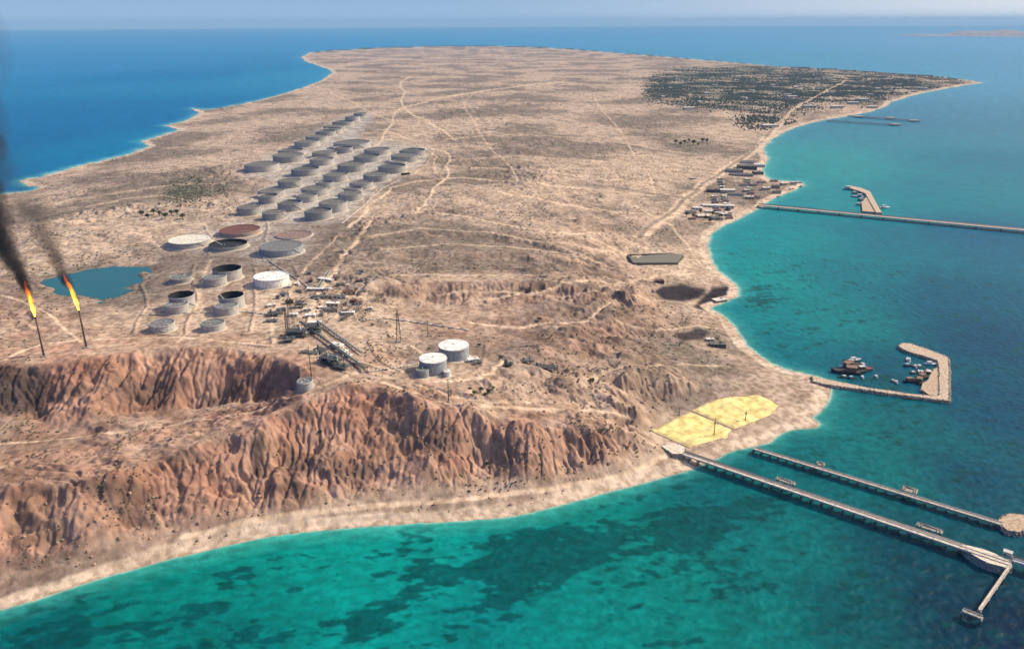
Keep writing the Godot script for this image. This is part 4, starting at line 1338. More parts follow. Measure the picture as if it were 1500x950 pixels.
# ---------------------------------------------------------------- jetties
func trestle(called: String, label: String, a: Vector3, b: Vector3, deck_w: float, rack_w: float, deck_m: Material, bay: float, pipes: int, group := "") -> Node3D:
	var o := thing(called, label, "jetty", Vector3(a.x, 0, a.z), 0.0, group)
	var flat := Vector3(b.x - a.x, 0, b.z - a.z)
	var long := flat.length()
	o.rotation.y = atan2(-flat.z, flat.x)             # the jetty runs along its own x axis; its far side is -z
	var y := a.y
	var s := fresh()
	box(s, Vector3(long * 0.5, y - 0.45, deck_w * 0.5), Vector3(long, 0.9, deck_w))
	put("deck", s, deck_m, o)
	s = fresh()
	for side in [0.25, deck_w - 0.25]: box(s, Vector3(long * 0.5, y + 0.3, side), Vector3(long, 0.6, 0.35))
	put("kerb", s, M.concrete_pale, o)
	var n := int(long / bay)
	var pile: MeshInstance3D
	var cap: MeshInstance3D
	for k in n + 1:
		var x := k * long / n
		if k == 0:
			s = fresh()
			box(s, Vector3(0, y - 1.35, (deck_w - rack_w) * 0.5), Vector3(1.3, 0.9, deck_w + rack_w + 0.8))
			cap = put("cross_beam", s, M.concrete, o)
		else: same("cross_beam", cap, o, Vector3(x, 0, 0))
		for z in [deck_w * 0.85, deck_w * 0.15, -rack_w * 0.8] if rack_w > 0 else [deck_w * 0.85, deck_w * 0.15]:
			if pile == null:
				s = fresh(true)
				tube(s, Vector3(0, -4, 0), Vector3(0, y - 1.6, 0), 0.55, 0.55, 7, false)
				pile = put("pile", s, M.pile, o)
				pile.position = Vector3(x, 0, z)
			else: same("pile", pile, o, Vector3(x, 0, z))
	if rack_w > 0.0:
		s = fresh()
		box(s, Vector3(long * 0.5, y - 0.8, -rack_w * 0.93), Vector3(long, 0.35, 0.5))
		box(s, Vector3(long * 0.5, y - 0.8, -rack_w * 0.12), Vector3(long, 0.35, 0.5))
		put("rack_beam", s, M.steel_pale, o)
		for k in pipes:
			s = fresh(true)
			var z := -rack_w * (0.12 + 0.8 * (k + 0.5) / pipes)
			var rr := rack_w * 0.25 / pipes * (1.15 if k % 2 == 0 else 0.8)
			tube(s, Vector3(0, y - 0.5 + rr, z), Vector3(long, y - 0.5 + rr, z), rr, rr, 8)
			put("pipe", s, [M.pipe_pale, M.pipe_grey, M.pipe_rust][k % 3], o)
	s = fresh()
	for side in [0.15, deck_w - 0.15]:
		beam(s, Vector3(0, y + 1.3, side), Vector3(long, y + 1.3, side), 0.1)
		for k in int(long / 6.0): beam(s, Vector3(k * 6.0, y + 0.5, side), Vector3(k * 6.0, y + 1.3, side), 0.09)
	put("handrail", s, M.steel_pale, o)
	return o

func loop_platform(px: float, py: float, h: float, turn: float, long: float, wide: float, label: String) -> void:
	var p := at_height(px, py, h)
	var o := thing("pipe_platform", label, "platform", Vector3(p.x, 0, p.z), turn)
	var s := fresh()
	box(s, Vector3(0, h - 0.4, 0), Vector3(long, 0.7, wide))
	put("deck", s, M.concrete, o)
	for x in [-0.42, 0.0, 0.42]:
		for z in [-0.4, 0.4]:
			s = fresh(true)
			tube(s, Vector3(x * long, -4, z * wide), Vector3(x * long, h - 0.7, z * wide), 0.5, 0.5, 7, false)
			put("pile", s, M.pile, o)
	for k in 2:                                       # expansion loops of the pipes
		s = fresh(true)
		var q := 0.42 - 0.13 * k
		var zz := -wide * (0.38 - 0.1 * k)
		tube(s, Vector3(-q * long, h + 0.6, wide * 0.5), Vector3(-q * long, h + 0.6, zz), 0.35, 0.35, 7)
		tube(s, Vector3(-q * long, h + 0.6, zz), Vector3(q * long, h + 0.6, zz), 0.35, 0.35, 7)
		tube(s, Vector3(q * long, h + 0.6, zz), Vector3(q * long, h + 0.6, wide * 0.5), 0.35, 0.35, 7)
		put("expansion_loop", s, M.pipe_grey, o)
	s = fresh()
	for k in 9: beam(s, Vector3((k / 8.0 - 0.5) * long, h, -wide * 0.5), Vector3((k / 8.0 - 0.5) * long, h + 1.1, -wide * 0.5), 0.1)
	beam(s, Vector3(-long * 0.5, h + 1.1, -wide * 0.5), Vector3(long * 0.5, h + 1.1, -wide * 0.5), 0.1)
	put("handrail", s, M.steel_pale, o)

# a raised body with sloping stone sides that follows a line; outline in photo pixels at height h
func bank(called: String, label: String, category: String, outline: Array, h: float, spread: float, top_m: Material, side_m: Material, stones: int) -> Node3D:
	var pts := []
	var mid := Vector3.ZERO
	for k in range(0, outline.size(), 2):
		var a := at_height(outline[k], outline[k + 1], h)
		var b := at_height(outline[(k + 2) % outline.size()], outline[(k + 3) % outline.size()], h)
		var n := maxi(1, int(a.distance_to(b) / 6.0))
		for s in n:
			var p := a.lerp(b, float(s) / n)
			p += Vector3(rng.randf_range(-0.5, 0.5), rng.randf_range(-0.15, 0.15), rng.randf_range(-0.5, 0.5))
			pts.append(p)
			mid += p
	mid /= pts.size()
	mid.y = 0
	var o := thing(called, label, category, mid)
	var poly := PackedVector2Array()
	for p in pts: poly.append(Vector2(p.x - mid.x, p.z - mid.z))
	var s := fresh()
	var tri := Geometry2D.triangulate_polygon(poly)
	for t in tri: s.add_vertex(pts[t] - mid)
	put("top", s, top_m, o)
	s = fresh()
	var turned := 1.0 if Geometry2D.is_polygon_clockwise(poly) else -1.0
	var n := pts.size()
	for k in n:
		var a: Vector3 = pts[k] - mid
		var b: Vector3 = pts[(k + 1) % n] - mid
		var out := (b - a).cross(Vector3.UP).normalized() * spread * turned
		var prev: Vector3 = pts[(k + n - 1) % n] - mid
		var next: Vector3 = pts[(k + 2) % n] - mid
		var oa := ((a - prev).normalized() + (b - a).normalized()).cross(Vector3.UP).normalized() * spread * turned
		var ob := ((b - a).normalized() + (next - b).normalized()).cross(Vector3.UP).normalized() * spread * turned
		quad(s, a, b, b + ob - Vector3(0, h + 3, 0), a + oa - Vector3(0, h + 3, 0))
	put("stone_side", s, side_m, o)
	if stones > 0:
		var mm := MultiMesh.new()
		mm.transform_format = MultiMesh.TRANSFORM_3D
		mm.use_colors = true
		mm.mesh = M.stone_mesh
		mm.instance_count = stones
		for k in stones:
			var e := rng.randi() % n
			var a: Vector3 = pts[e] - mid
			var b: Vector3 = pts[(e + 1) % n] - mid
			var out := (b - a).cross(Vector3.UP).normalized() * turned
			var t := rng.randf()
			var p := a.lerp(b, rng.randf()) + out * spread * t * h / (h + 3) - Vector3(0, h * t, 0)
			var sc := rng.randf_range(0.5, 1.5)
			mm.set_instance_transform(k, Transform3D(Basis.from_euler(Vector3(rng.randf() * TAU, rng.randf() * TAU, 0)).scaled(Vector3.ONE * sc), p))
			var g := rng.randf_range(0.6, 1.1)
			mm.set_instance_color(k, Color(g, g * 0.97, g * 0.92))
		var mi := MultiMeshInstance3D.new()
		mi.name = "armour_stones"
		mi.multimesh = mm
		mi.material_override = M.stone
		mi.set_meta("kind", "stuff")
		o.add_child(mi)
	return o

func build_jetties() -> void:
	var turn := func(a: Vector3, b: Vector3) -> float: return atan2(-(b.z - a.z), b.x - a.x)
	# the long double jetty in front
	var a := at_height(988, 658, 6.5)
	var b := at_height(1482, 824, 6.5)
	trestle("oil_jetty", "long nearer jetty with a road and a row of pipes from the yellow yard", a, b, 5.0, 5.0, M.deck_pale, 9.0, 5)
	var t: float = turn.call(a, b)
	loop_platform(1151, 704, 6.2, t, 18, 4.5, "small pipe loop platform on the nearer jetty close to shore")
	loop_platform(1362, 773, 6.2, t, 20, 5, "larger pipe loop platform far out on the nearer jetty")
	bank("jetty_head", "tapering concrete head near the outer end of the nearer jetty", "jetty", [1408, 797, 1440, 803, 1476, 818, 1484, 827, 1474, 831, 1450, 825, 1425, 812], 6.6, 1.5, M.deck_pale, M.concrete, 60)
	a = at_height(1484, 818, 7.5)
	b = at_height(1580, 846, 7.5)
	trestle("outer_trestle", "blue grey pipe trestle continuing past the jetty head", a, b, 4.0, 5.0, M.steel_blue, 12.0, 4)
	var d := at_height(1477, 809, 9.0)
	var o := thing("valve_house", "small grey valve house beside the jetty head", "hut", Vector3(d.x, 6.6, d.z), t)
	var s := fresh()
	box(s, Vector3(0, 1.7, 0), Vector3(6, 3.4, 4))
	put("wall", s, M.concrete_pale, o)
	s = fresh()
	box(s, Vector3(0, 3.55, 0), Vector3(6.6, 0.3, 4.6))
	put("roof", s, M.steel_pale, o)
	s = fresh()
	box(s, Vector3(-1.5, 1.1, 2.03), Vector3(1.2, 2.1, 0.1))
	put("door", s, M.dark_steel, o)
	# its thin walkway and the mooring dolphin
	a = at_height(1483, 829, 7.0)
	b = at_height(1438, 894, 7.0)
	trestle("walkway", "thin pale walkway running from the jetty head to the dolphin", a, b, 2.2, 0.0, M.deck_pale, 16.0, 0)
	a = at_height(1412, 891, 6.0)
	b = at_height(1440, 902, 6.0)
	trestle("mooring_dolphin", "short mooring dolphin at the end of the thin walkway", a, b, 4.4, 0.0, M.concrete, 7.0, 0)
	# the second jetty
	a = at_height(1106, 655, 5.0)
	b = at_height(1468, 765, 5.0)
	trestle("narrow_jetty", "narrower jetty of weathered concrete behind the long one", a, b, 5.0, 2.0, M.deck_grey, 8.0, 2)
	t = turn.call(a, b)
	loop_platform(1202, 679, 5.0, t, 8, 5, "small white platform on the narrower jetty near the shore")
	loop_platform(1333, 717, 5.0, t, 13, 8, "square white platform halfway along the narrower jetty")
	bank("rubble_head", "rounded rubble island at the outer end of the narrower jetty", "jetty", [1462, 763, 1468, 756, 1480, 751, 1497, 753, 1512, 760, 1512, 774, 1495, 779, 1476, 776], 4.0, 3.0, M.rubble_top, M.stone_side, 160)
	# shore abutments
	bank("abutment", "stone abutment where the long jetty meets the yellow yard", "abutment", [968, 652, 990, 648, 1003, 655, 1000, 664, 985, 664], 8.0, 3.0, M.deck_pale, M.stone_side, 60)
	# harbour mole
	bank("harbour_mole", "hook shaped stone harbour mole with a sandy road on top", "mole", [1190, 550, 1216, 556, 1270, 567, 1340, 577, 1376, 580, 1377, 560, 1376, 536, 1374, 527, 1350, 520, 1324, 512, 1316, 506, 1322, 502, 1335, 503, 1362, 512, 1390, 523, 1391, 545, 1391, 587, 1360, 583, 1300, 575, 1214, 563, 1192, 558], 3.2, 3.2, M.mole_top, M.stone_side, 1300)
	bank("mole_quay", "sandy quay filling the inner corner of the harbour mole", "quay", [1350, 570, 1352, 561, 1360, 556, 1368, 540, 1376, 537, 1377, 580, 1362, 578], 2.6, 1.5, M.rubble_top, M.stone_side, 120)
	# far trestle across the bay
	a = at_height(1112, 299, 6.0)
	b = at_height(1620, 347, 6.0)
	trestle("far_causeway", "long dark causeway jetty crossing the middle of the bay", a, b, 13.0, 8.0, M.deck_grey, 42.0, 3)
	bank("far_pier", "pale bent finger pier standing on the far causeway jetty", "pier", [1284, 311, 1268, 283, 1258, 279, 1241, 274, 1243, 271, 1262, 275, 1275, 280, 1292, 311], 5.0, 3.0, M.mole_top, M.stone_side, 120)
	bank("far_pier_quay", "sandy triangular quay on the left of the far finger pier", "quay", [1264, 309, 1284, 310.5, 1270, 288, 1262, 296], 3.5, 2.0, M.rubble_top, M.stone_side, 60)
	a = at_height(1214, 176, 5.0)
	b = at_height(1312, 182, 5.0)
	trestle("distant_jetty", "nearer of two thin jetties below the far woods", a, b, 14.0, 0.0, M.pile, 70.0, 0, "distant thin jetties")
	a = at_height(1244, 169, 5.0)
	b = at_height(1343, 176, 5.0)
	trestle("distant_jetty", "farther of two thin jetties below the far woods", a, b, 18.0, 0.0, M.pile, 80.0, 0, "distant thin jetties")
	for k in 4:
		var q: Array = [[1312, 181.5], [1305, 172], [1340, 176], [1258, 170]][k]
		var p := at_height(q[0], q[1], 5)
		o = thing("berth_platform", ["dark berth platform at the end of the nearer distant jetty", "dark berth platform partway along the farther distant jetty", "dark berth platform at the tip of the farther distant jetty", "dark berth platform at the shore end of the farther distant jetty"][k], "platform", Vector3(p.x, 0, p.z))
		s = fresh()
		box(s, Vector3(0, 5, 0), Vector3(38, 2, 30))
		put("deck", s, M.concrete, o)
		for c in 4:
			s = fresh()
			tube(s, Vector3([-15, 15, -15, 15][c], -3, [-12, -12, 12, 12][c]), Vector3([-15, 15, -15, 15][c], 4.2, [-12, -12, 12, 12][c]), 1.2, 1.2)
			put("leg", s, M.pile, o)

# ---------------------------------------------------------------- boats
func boat(px: float, py: float, long: float, turn: float, hull_m: Material, top_m: Material, label: String, group: String) -> void:
	var p := at_height(px, py, 0.6)
	var o := thing("boat", label, "boat", Vector3(p.x, 0, p.z), turn, group)
	var w := long * 0.17
	var d := maxf(long * 0.09, 1.0)
	var s := fresh()
	var sec := [[-0.5, 0.75, 1.0], [-0.3, 1.0, 1.0], [0.1, 1.0, 1.05], [0.33, 0.7, 1.2], [0.5, 0.05, 1.5]]
	for k in 4:
		var a: Array = sec[k]
		var b: Array = sec[k + 1]
		for sd in [-1.0, 1.0]:
			quad(s, Vector3(a[0] * long, d * a[2], sd * w * a[1]), Vector3(b[0] * long, d * b[2], sd * w * b[1]), Vector3(b[0] * long * 0.94, -0.5, sd * w * b[1] * 0.6), Vector3(a[0] * long * 0.94, -0.5, sd * w * a[1] * 0.6))
		quad(s, Vector3(a[0] * long, d * a[2] * 0.85, -w * a[1]), Vector3(b[0] * long, d * b[2] * 0.85, -w * b[1]), Vector3(b[0] * long, d * b[2] * 0.85, w * b[1]), Vector3(a[0] * long, d * a[2] * 0.85, w * a[1]))
	quad(s, Vector3(-0.5 * long, d, -w * 0.75), Vector3(-0.5 * long, d, w * 0.75), Vector3(-0.47 * long, -0.5, w * 0.45), Vector3(-0.47 * long, -0.5, -w * 0.45))
	put("hull", s, hull_m, o)
	s = fresh()
	box(s, Vector3(-0.18 * long, d + long * 0.07, 0), Vector3(long * 0.30, long * 0.15, w * 1.3))
	var cab := put("cabin", s, top_m, o)
	s = fresh()
	box(s, Vector3(-0.18 * long, d + long * 0.155, 0), Vector3(long * 0.36, long * 0.02, w * 1.5))
	put("cabin_roof", s, top_m if hull_m == M.hull_dark else M.hull_grey, cab)
	s = fresh()
	box(s, Vector3(-0.03 * long + 0.03, d + long * 0.095, 0), Vector3(0.08, long * 0.05, w * 1.05))
	put("window", s, M.glass, cab)
	s = fresh()
	tube(s, Vector3(0.12 * long, d * 0.8, 0), Vector3(0.12 * long, d + long * 0.33, 0), 0.1, 0.06, 6)
	put("mast", s, M.steel_pale, o)

func build_boats() -> void:
	var g := "boats moored inside the hook mole"
	var list := [
		[1253, 527, 15, 0.3, 0, "white cabined boat at the back of the left boat cluster"], [1244, 529, 12, 2.6, 1, "dark boat with a grey cabin at the back left of the left boat cluster"],
		[1233, 538, 13, 0.9, 2, "dark boat with a pale blue cabin at the left tip of the left boat cluster"], [1262, 534, 12, 1.9, 1, "dark boat with grey cabin at the right of the left boat cluster"],
		[1267, 541, 13, 0.2, 3, "red hulled boat at the right tip of the left boat cluster"], [1264, 552, 8, 1.2, 0, "small grey boat with white cabin in front of the left boat cluster"],
		[1247, 537, 19, 0.5, 4, "large dark wooden boat in the middle of the left boat cluster"], [1239, 545, 20, 2.9, 4, "long dark hull on the near left of the left boat cluster"],
		[1254, 545, 18, 0.1, 4, "broad dark boat on the near side of the left boat cluster"], [1249, 553, 10, 0.3, 2, "small blue grey boat against the quay by the left boat cluster"], [1234, 552, 10, 3.0, 1, "small grey boat against the quay left of the dark hulls"],
		[1284, 551, 8, 1.3, 0, "lone small white boat between the two boat clusters"], [1308, 557, 8, 1.0, 2, "left boat of the pair against the mole road"], [1313, 559, 8, 1.4, 0, "right boat of the pair against the mole road"],
		[1331, 527, 13, 1.2, 0, "white boat farthest out, at the upper left of the right boat cluster"], [1332, 535, 12, 0.2, 2, "blue cabined dark boat below the upper left white one"], [1340, 536, 10, 1.6, 0, "round white boat in the middle top of the right boat cluster"],
		[1348, 536, 10, 0.7, 1, "grey boat right of the round white boat"], [1340, 546, 10, 0.2, 1, "dark grey boat left of the pale one in the right boat cluster"], [1349, 545, 12, 1.5, 0, "pale boat moored by the red brown hull"],
		[1360, 546, 12, 1.2, 3, "big red brown boat beside the mole road"], [1365, 533, 14, 0.1, 0, "white boat behind the big red brown boat"], [1337, 558, 12, 0.1, 4, "dark boat at the near left of the right boat cluster"], [1347, 557, 14, 1.1, 4, "dark green boat against the sandy quay"], [1354, 552, 13, 0.5, 4, "dark boat between the red brown hull and the quay"]]
	for b in list: boat(b[0], b[1], b[2] * (1.75 if b[4] > 2 else 1.2), b[3], [M.hull_grey, M.hull_dark, M.hull_dark, M.hull_red, M.hull_dark][b[4]], [M.white_paint, M.hull_grey, M.hull_blue, M.wood_dark, M.pipe_rust][b[4]], b[5], g)
	g = "boats at the far finger pier"
	list = [[1245, 277, 34, 0.1, 2, "long pale ship at the tip of the far finger pier"], [1256, 288, 30, 2.7, 1, "grey ship beside the far finger pier"], [1263, 293, 24, 0.4, 4, "dark boat inside the far finger pier"], [1254, 283, 22, 0.2, 4, "dark barge behind the grey ship"], [1260, 300, 22, 0.1, 2, "blue grey boat by the triangular quay"], [1297, 304, 26, 0.3, 0, "white boat on the open side of the far finger pier"]]
	for b in list: boat(b[0], b[1], b[2], b[3], [M.white_paint, M.hull_grey, M.hull_blue, M.hull_red, M.hull_dark][b[4]], [M.white_paint, M.hull_grey, M.hull_grey, M.pipe_rust, M.hull_grey][b[4]], b[5], g)
	g = "boats at the fishing village point"
	list = [[1170, 268, 22, 0.3, 4, "dark boat off the tip of the fishing village"], [1174, 273, 20, 1.2, 2, "blue grey boat at the tip of the fishing village"], [1160, 277, 18, 0.6, 4, "dark boat on the near side of the fishing village point"], [1142, 288, 14, 0.2, 1, "grey boat by the beach below the fishing village"]]
	for b in list: boat(b[0], b[1], b[2], b[3], [M.white_paint, M.hull_grey, M.hull_blue, M.hull_red, M.hull_dark][b[4]], M.white_paint, b[5], g)

# ---------------------------------------------------------------- buildings and plant
func house(px: float, py: float, long: float, deep: float, high: float, turn: float, wall_m: Material, roof_m: Material, gable: float, label: String, called := "building", category := "building", group := "") -> void:
	var p := on_land(px, py)
	for q in [Vector2(-1, -1), Vector2(1, -1), Vector2(-1, 1), Vector2(1, 1)]:
		var c := Basis(Vector3.UP, turn) * Vector3(q.x * long * 0.5, 0, q.y * deep * 0.5)
		p.y = minf(p.y, land(p.x + c.x, p.z + c.z))
	var o := thing(called, label, category, p, turn, group)
	var s := fresh()
	box(s, Vector3(0, high * 0.5 - 0.5, 0), Vector3(long, high + 1.0, deep))
	var w := put("wall", s, wall_m, o)
	s = fresh()
	if gable > 0.0:
		var x := long * 0.5 + 0.5
		var z := deep * 0.5 + 0.6
		quad(s, Vector3(-x, high - 0.1, z), Vector3(-x, high + gable, 0), Vector3(x, high + gable, 0), Vector3(x, high - 0.1, z))
		quad(s, Vector3(x, high - 0.1, -z), Vector3(x, high + gable, 0), Vector3(-x, high + gable, 0), Vector3(-x, high - 0.1, -z))
		for e in [-1.0, 1.0]:
			for v in [Vector3(e * (x - 0.5), high, z - 0.6), Vector3(e * (x - 0.5), high + gable - 0.15, 0), Vector3(e * (x - 0.5), high, 0.6 - z)]: s.add_vertex(v)
		put("roof", s, roof_m, o)
	else:
		box(s, Vector3(0, high + 0.22, 0), Vector3(long + 0.6, 0.44, deep + 0.6))
		var roof := put("roof", s, roof_m, o)
		s = fresh()
		box(s, Vector3(long * 0.22, high + 1.2, -deep * 0.1), Vector3(minf(long * 0.16, 4.0), 1.6, minf(deep * 0.25, 3.0)))
		put("roof_hut", s, wall_m, roof)
	var n := clampi(int(long / 5.0), 1, 7)
	for k in n:
		s = fresh()
		box(s, Vector3((k + 0.5) / n * long - long * 0.5, high * 0.6, deep * 0.5 + 0.04), Vector3(long / n * 0.5, high * 0.32, 0.14))
		put("window", s, M.glass, w)
	s = fresh()
	box(s, Vector3(long * 0.5 + 0.04, 1.2, 0), Vector3(0.14, 2.4, 1.6))
	put("door", s, M.dark_steel, w)

func lattice(px: float, py: float, high: float, wide: float, m: Material, label: String) -> void:
	var p := on_land(px, py)
	var o := thing("lattice_mast", label, "mast", p)
	var n := int(high / 5.0)
	for c in 4:
		var s := fresh()
		var sx := [-1.0, 1.0, 1.0, -1.0][c] as float
		var sz := [-1.0, -1.0, 1.0, 1.0][c] as float
		beam(s, Vector3(sx * wide, -0.5, sz * wide), Vector3(sx * wide * 0.25, high, sz * wide * 0.25), 0.34)
		put("leg", s, m, o)
	var s := fresh()
	for k in n:
		var w0 := wide * (1.0 - 0.75 * k / n)
		var w1 := wide * (1.0 - 0.75 * (k + 1) / n)
		var y0 := high * k / n
		var y1 := high * (k + 1) / n
		for c in 4:
			var a := Vector3([-1, 1, 1, -1][c] * w0, y0, [-1, -1, 1, 1][c] * w0)
			var b := Vector3([1, 1, -1, -1][c] * w1, y1, [-1, 1, 1, -1][c] * w1)
			beam(s, a, b, 0.16)
			beam(s, Vector3([-1, 1, 1, -1][c] * w1, y1, [-1, -1, 1, 1][c] * w1), b, 0.16)
	put("bracing", s, m, o)
	s = fresh()
	box(s, Vector3(0, high + 0.1, 0), Vector3(wide * 0.9, 0.25, wide * 0.9))
	tube(s, Vector3(0, high, 0), Vector3(0, high + 4, 0), 0.2, 0.1, 6)
	put("top_platform", s, m, o)
	s = fresh()
	box(s, Vector3(0, 0.3, 0), Vector3(wide * 2.6, 1.2, wide * 2.6))
	put("footing", s, M.concrete, o)

func pole(px: float, py: float, high: float, label: String, arms := 0) -> void:
	var p := on_land(px, py)
	var o := thing("mast_pole", label, "mast", p)
	var s := fresh(true)
	tube(s, Vector3(0, -0.5, 0), Vector3(0, high, 0), 0.55, 0.22, 8)
	put("pole", s, M.dark_steel, o)
	s = fresh()
	box(s, Vector3(0, 0.3, 0), Vector3(2.6, 1.0, 2.6))
	put("footing", s, M.concrete, o)
	if arms:
		s = fresh()
		for k in arms: box(s, Vector3(0, high - 1.0 - 2.2 * k, 0), Vector3(4.4, 0.3, 0.3), 0.6)
		put("crossarm", s, M.dark_steel, o)
	else:
		s = fresh()
		tube(s, Vector3(0, high * 0.7, 0), Vector3(0, high * 0.7 + 0.3, 0), 1.3, 1.3, 10)
		put("collar", s, M.dark_steel, o)

func gallery(a: Vector3, b: Vector3, lift: float, w: float, label: String, m: Material) -> void:   # a covered pipe rack or conveyor on trestles
	var o := thing("pipe_gallery", label, "pipe rack", Vector3(a.x, 0, a.z))
	var q := b - a
	var n := maxi(3, int(q.length() / 8.0))
	var s := fresh()
	var p0 := Vector3(0, a.y + lift, 0)
	var p1 := Vector3(q.x, b.y + lift, q.z)
	for sd in [-1.0, 1.0]:
		var off: Vector3 = q.cross(Vector3.UP).normalized() * w * 0.5 * sd
		beam(s, p0 + off, p1 + off, 0.35, 0.6)
		beam(s, p0 + off + Vector3.UP * 2.6, p1 + off + Vector3.UP * 2.6, 0.3)
		for k in n:
			beam(s, p0.lerp(p1, float(k) / n) + off, p0.lerp(p1, (k + 0.5) / n) + off + Vector3.UP * 2.6, 0.22)
			beam(s, p0.lerp(p1, (k + 0.5) / n) + off + Vector3.UP * 2.6, p0.lerp(p1, (k + 1.0) / n) + off, 0.22)
	put("truss", s, m, o)
	for k in 4:
		s = fresh(true)
		var off := q.cross(Vector3.UP).normalized() * w * (k - 1.5) * 0.24 + Vector3.UP * 0.55
		tube(s, p0 + off, p1 + off, w * 0.10, w * 0.10, 7)
		put("pipe", s, [M.pipe_grey, M.steel_green, M.steel_green, M.pipe_grey][k], o)
	for k in n + 1:
		var c := p0.lerp(p1, float(k) / n)
		for sd in [-1.0, 1.0]:
			s = fresh()
			var off: Vector3 = q.cross(Vector3.UP).normalized() * w * 0.5 * sd
			beam(s, Vector3(c.x + off.x * 1.4, land(a.x + c.x, a.z + c.z) - 0.5, c.z + off.z * 1.4), c + off, 0.4)
			put("trestle_leg", s, m, o)

func unit(px: float, py: float, long: float, deep: float, levels: int, turn: float, label: String, seed_: int) -> void:   # an open steel frame with floors, vessels and columns
	var p := on_land(px, py)
	var o := thing("process_unit", label, "plant", p, turn)
	var r := RandomNumberGenerator.new()
	r.seed = seed_
	var bays := maxi(2, int(long / 6.0))
	var s := fresh()
	for k in bays + 1:
		for z in [-0.5, 0.5]: beam(s, Vector3((float(k) / bays - 0.5) * long, -1.5, z * deep), Vector3((float(k) / bays - 0.5) * long, levels * 4.0, z * deep), 0.4)
	for l in levels:
		for z in [-0.5, 0.5]: beam(s, Vector3(-long * 0.5, l * 4.0 + 4.0, z * deep), Vector3(long * 0.5, l * 4.0 + 4.0, z * deep), 0.35)
	put("steel_frame", s, M.steel_green, o)
	for l in levels:
		s = fresh()
		box(s, Vector3(0, l * 4.0 + 4.1, 0), Vector3(long * (1.0 - 0.15 * l), 0.25, deep))
		put("floor", s, M.dark_steel, o)
	for k in bays:
		s = fresh(true)
		var rad := r.randf_range(0.9, 1.7)
		var x := (k + 0.5) / bays * long - long * 0.5
		if r.randf() < 0.5:
			tube(s, Vector3(x, 0, r.randf_range(-0.3, 0.3) * deep), Vector3(x, r.randf_range(5.0, levels * 4.0 + 5.0), 0), rad, rad, 12)
			put("column", s, [M.pipe_grey, M.steel_pale, M.steel_green][r.randi() % 3], o)
		else:
			var y := 1.6 + 4.0 * (r.randi() % levels)
			tube(s, Vector3(x, y, -deep * 0.42), Vector3(x, y, deep * 0.42), rad, rad, 12)
			put("vessel", s, [M.pipe_pale, M.steel_pale, M.pipe_grey][r.randi() % 3], o)
	s = fresh()
	for k in 5:
		var y := r.randf_range(2.0, levels * 4.0 + 1.0)
		var z := r.randf_range(-0.5, 0.5) * deep
		beam(s, Vector3(-long * 0.5, y, z), Vector3(long * 0.5, y, z), 0.4)
	put("pipework", s, M.pipe_pale, o)

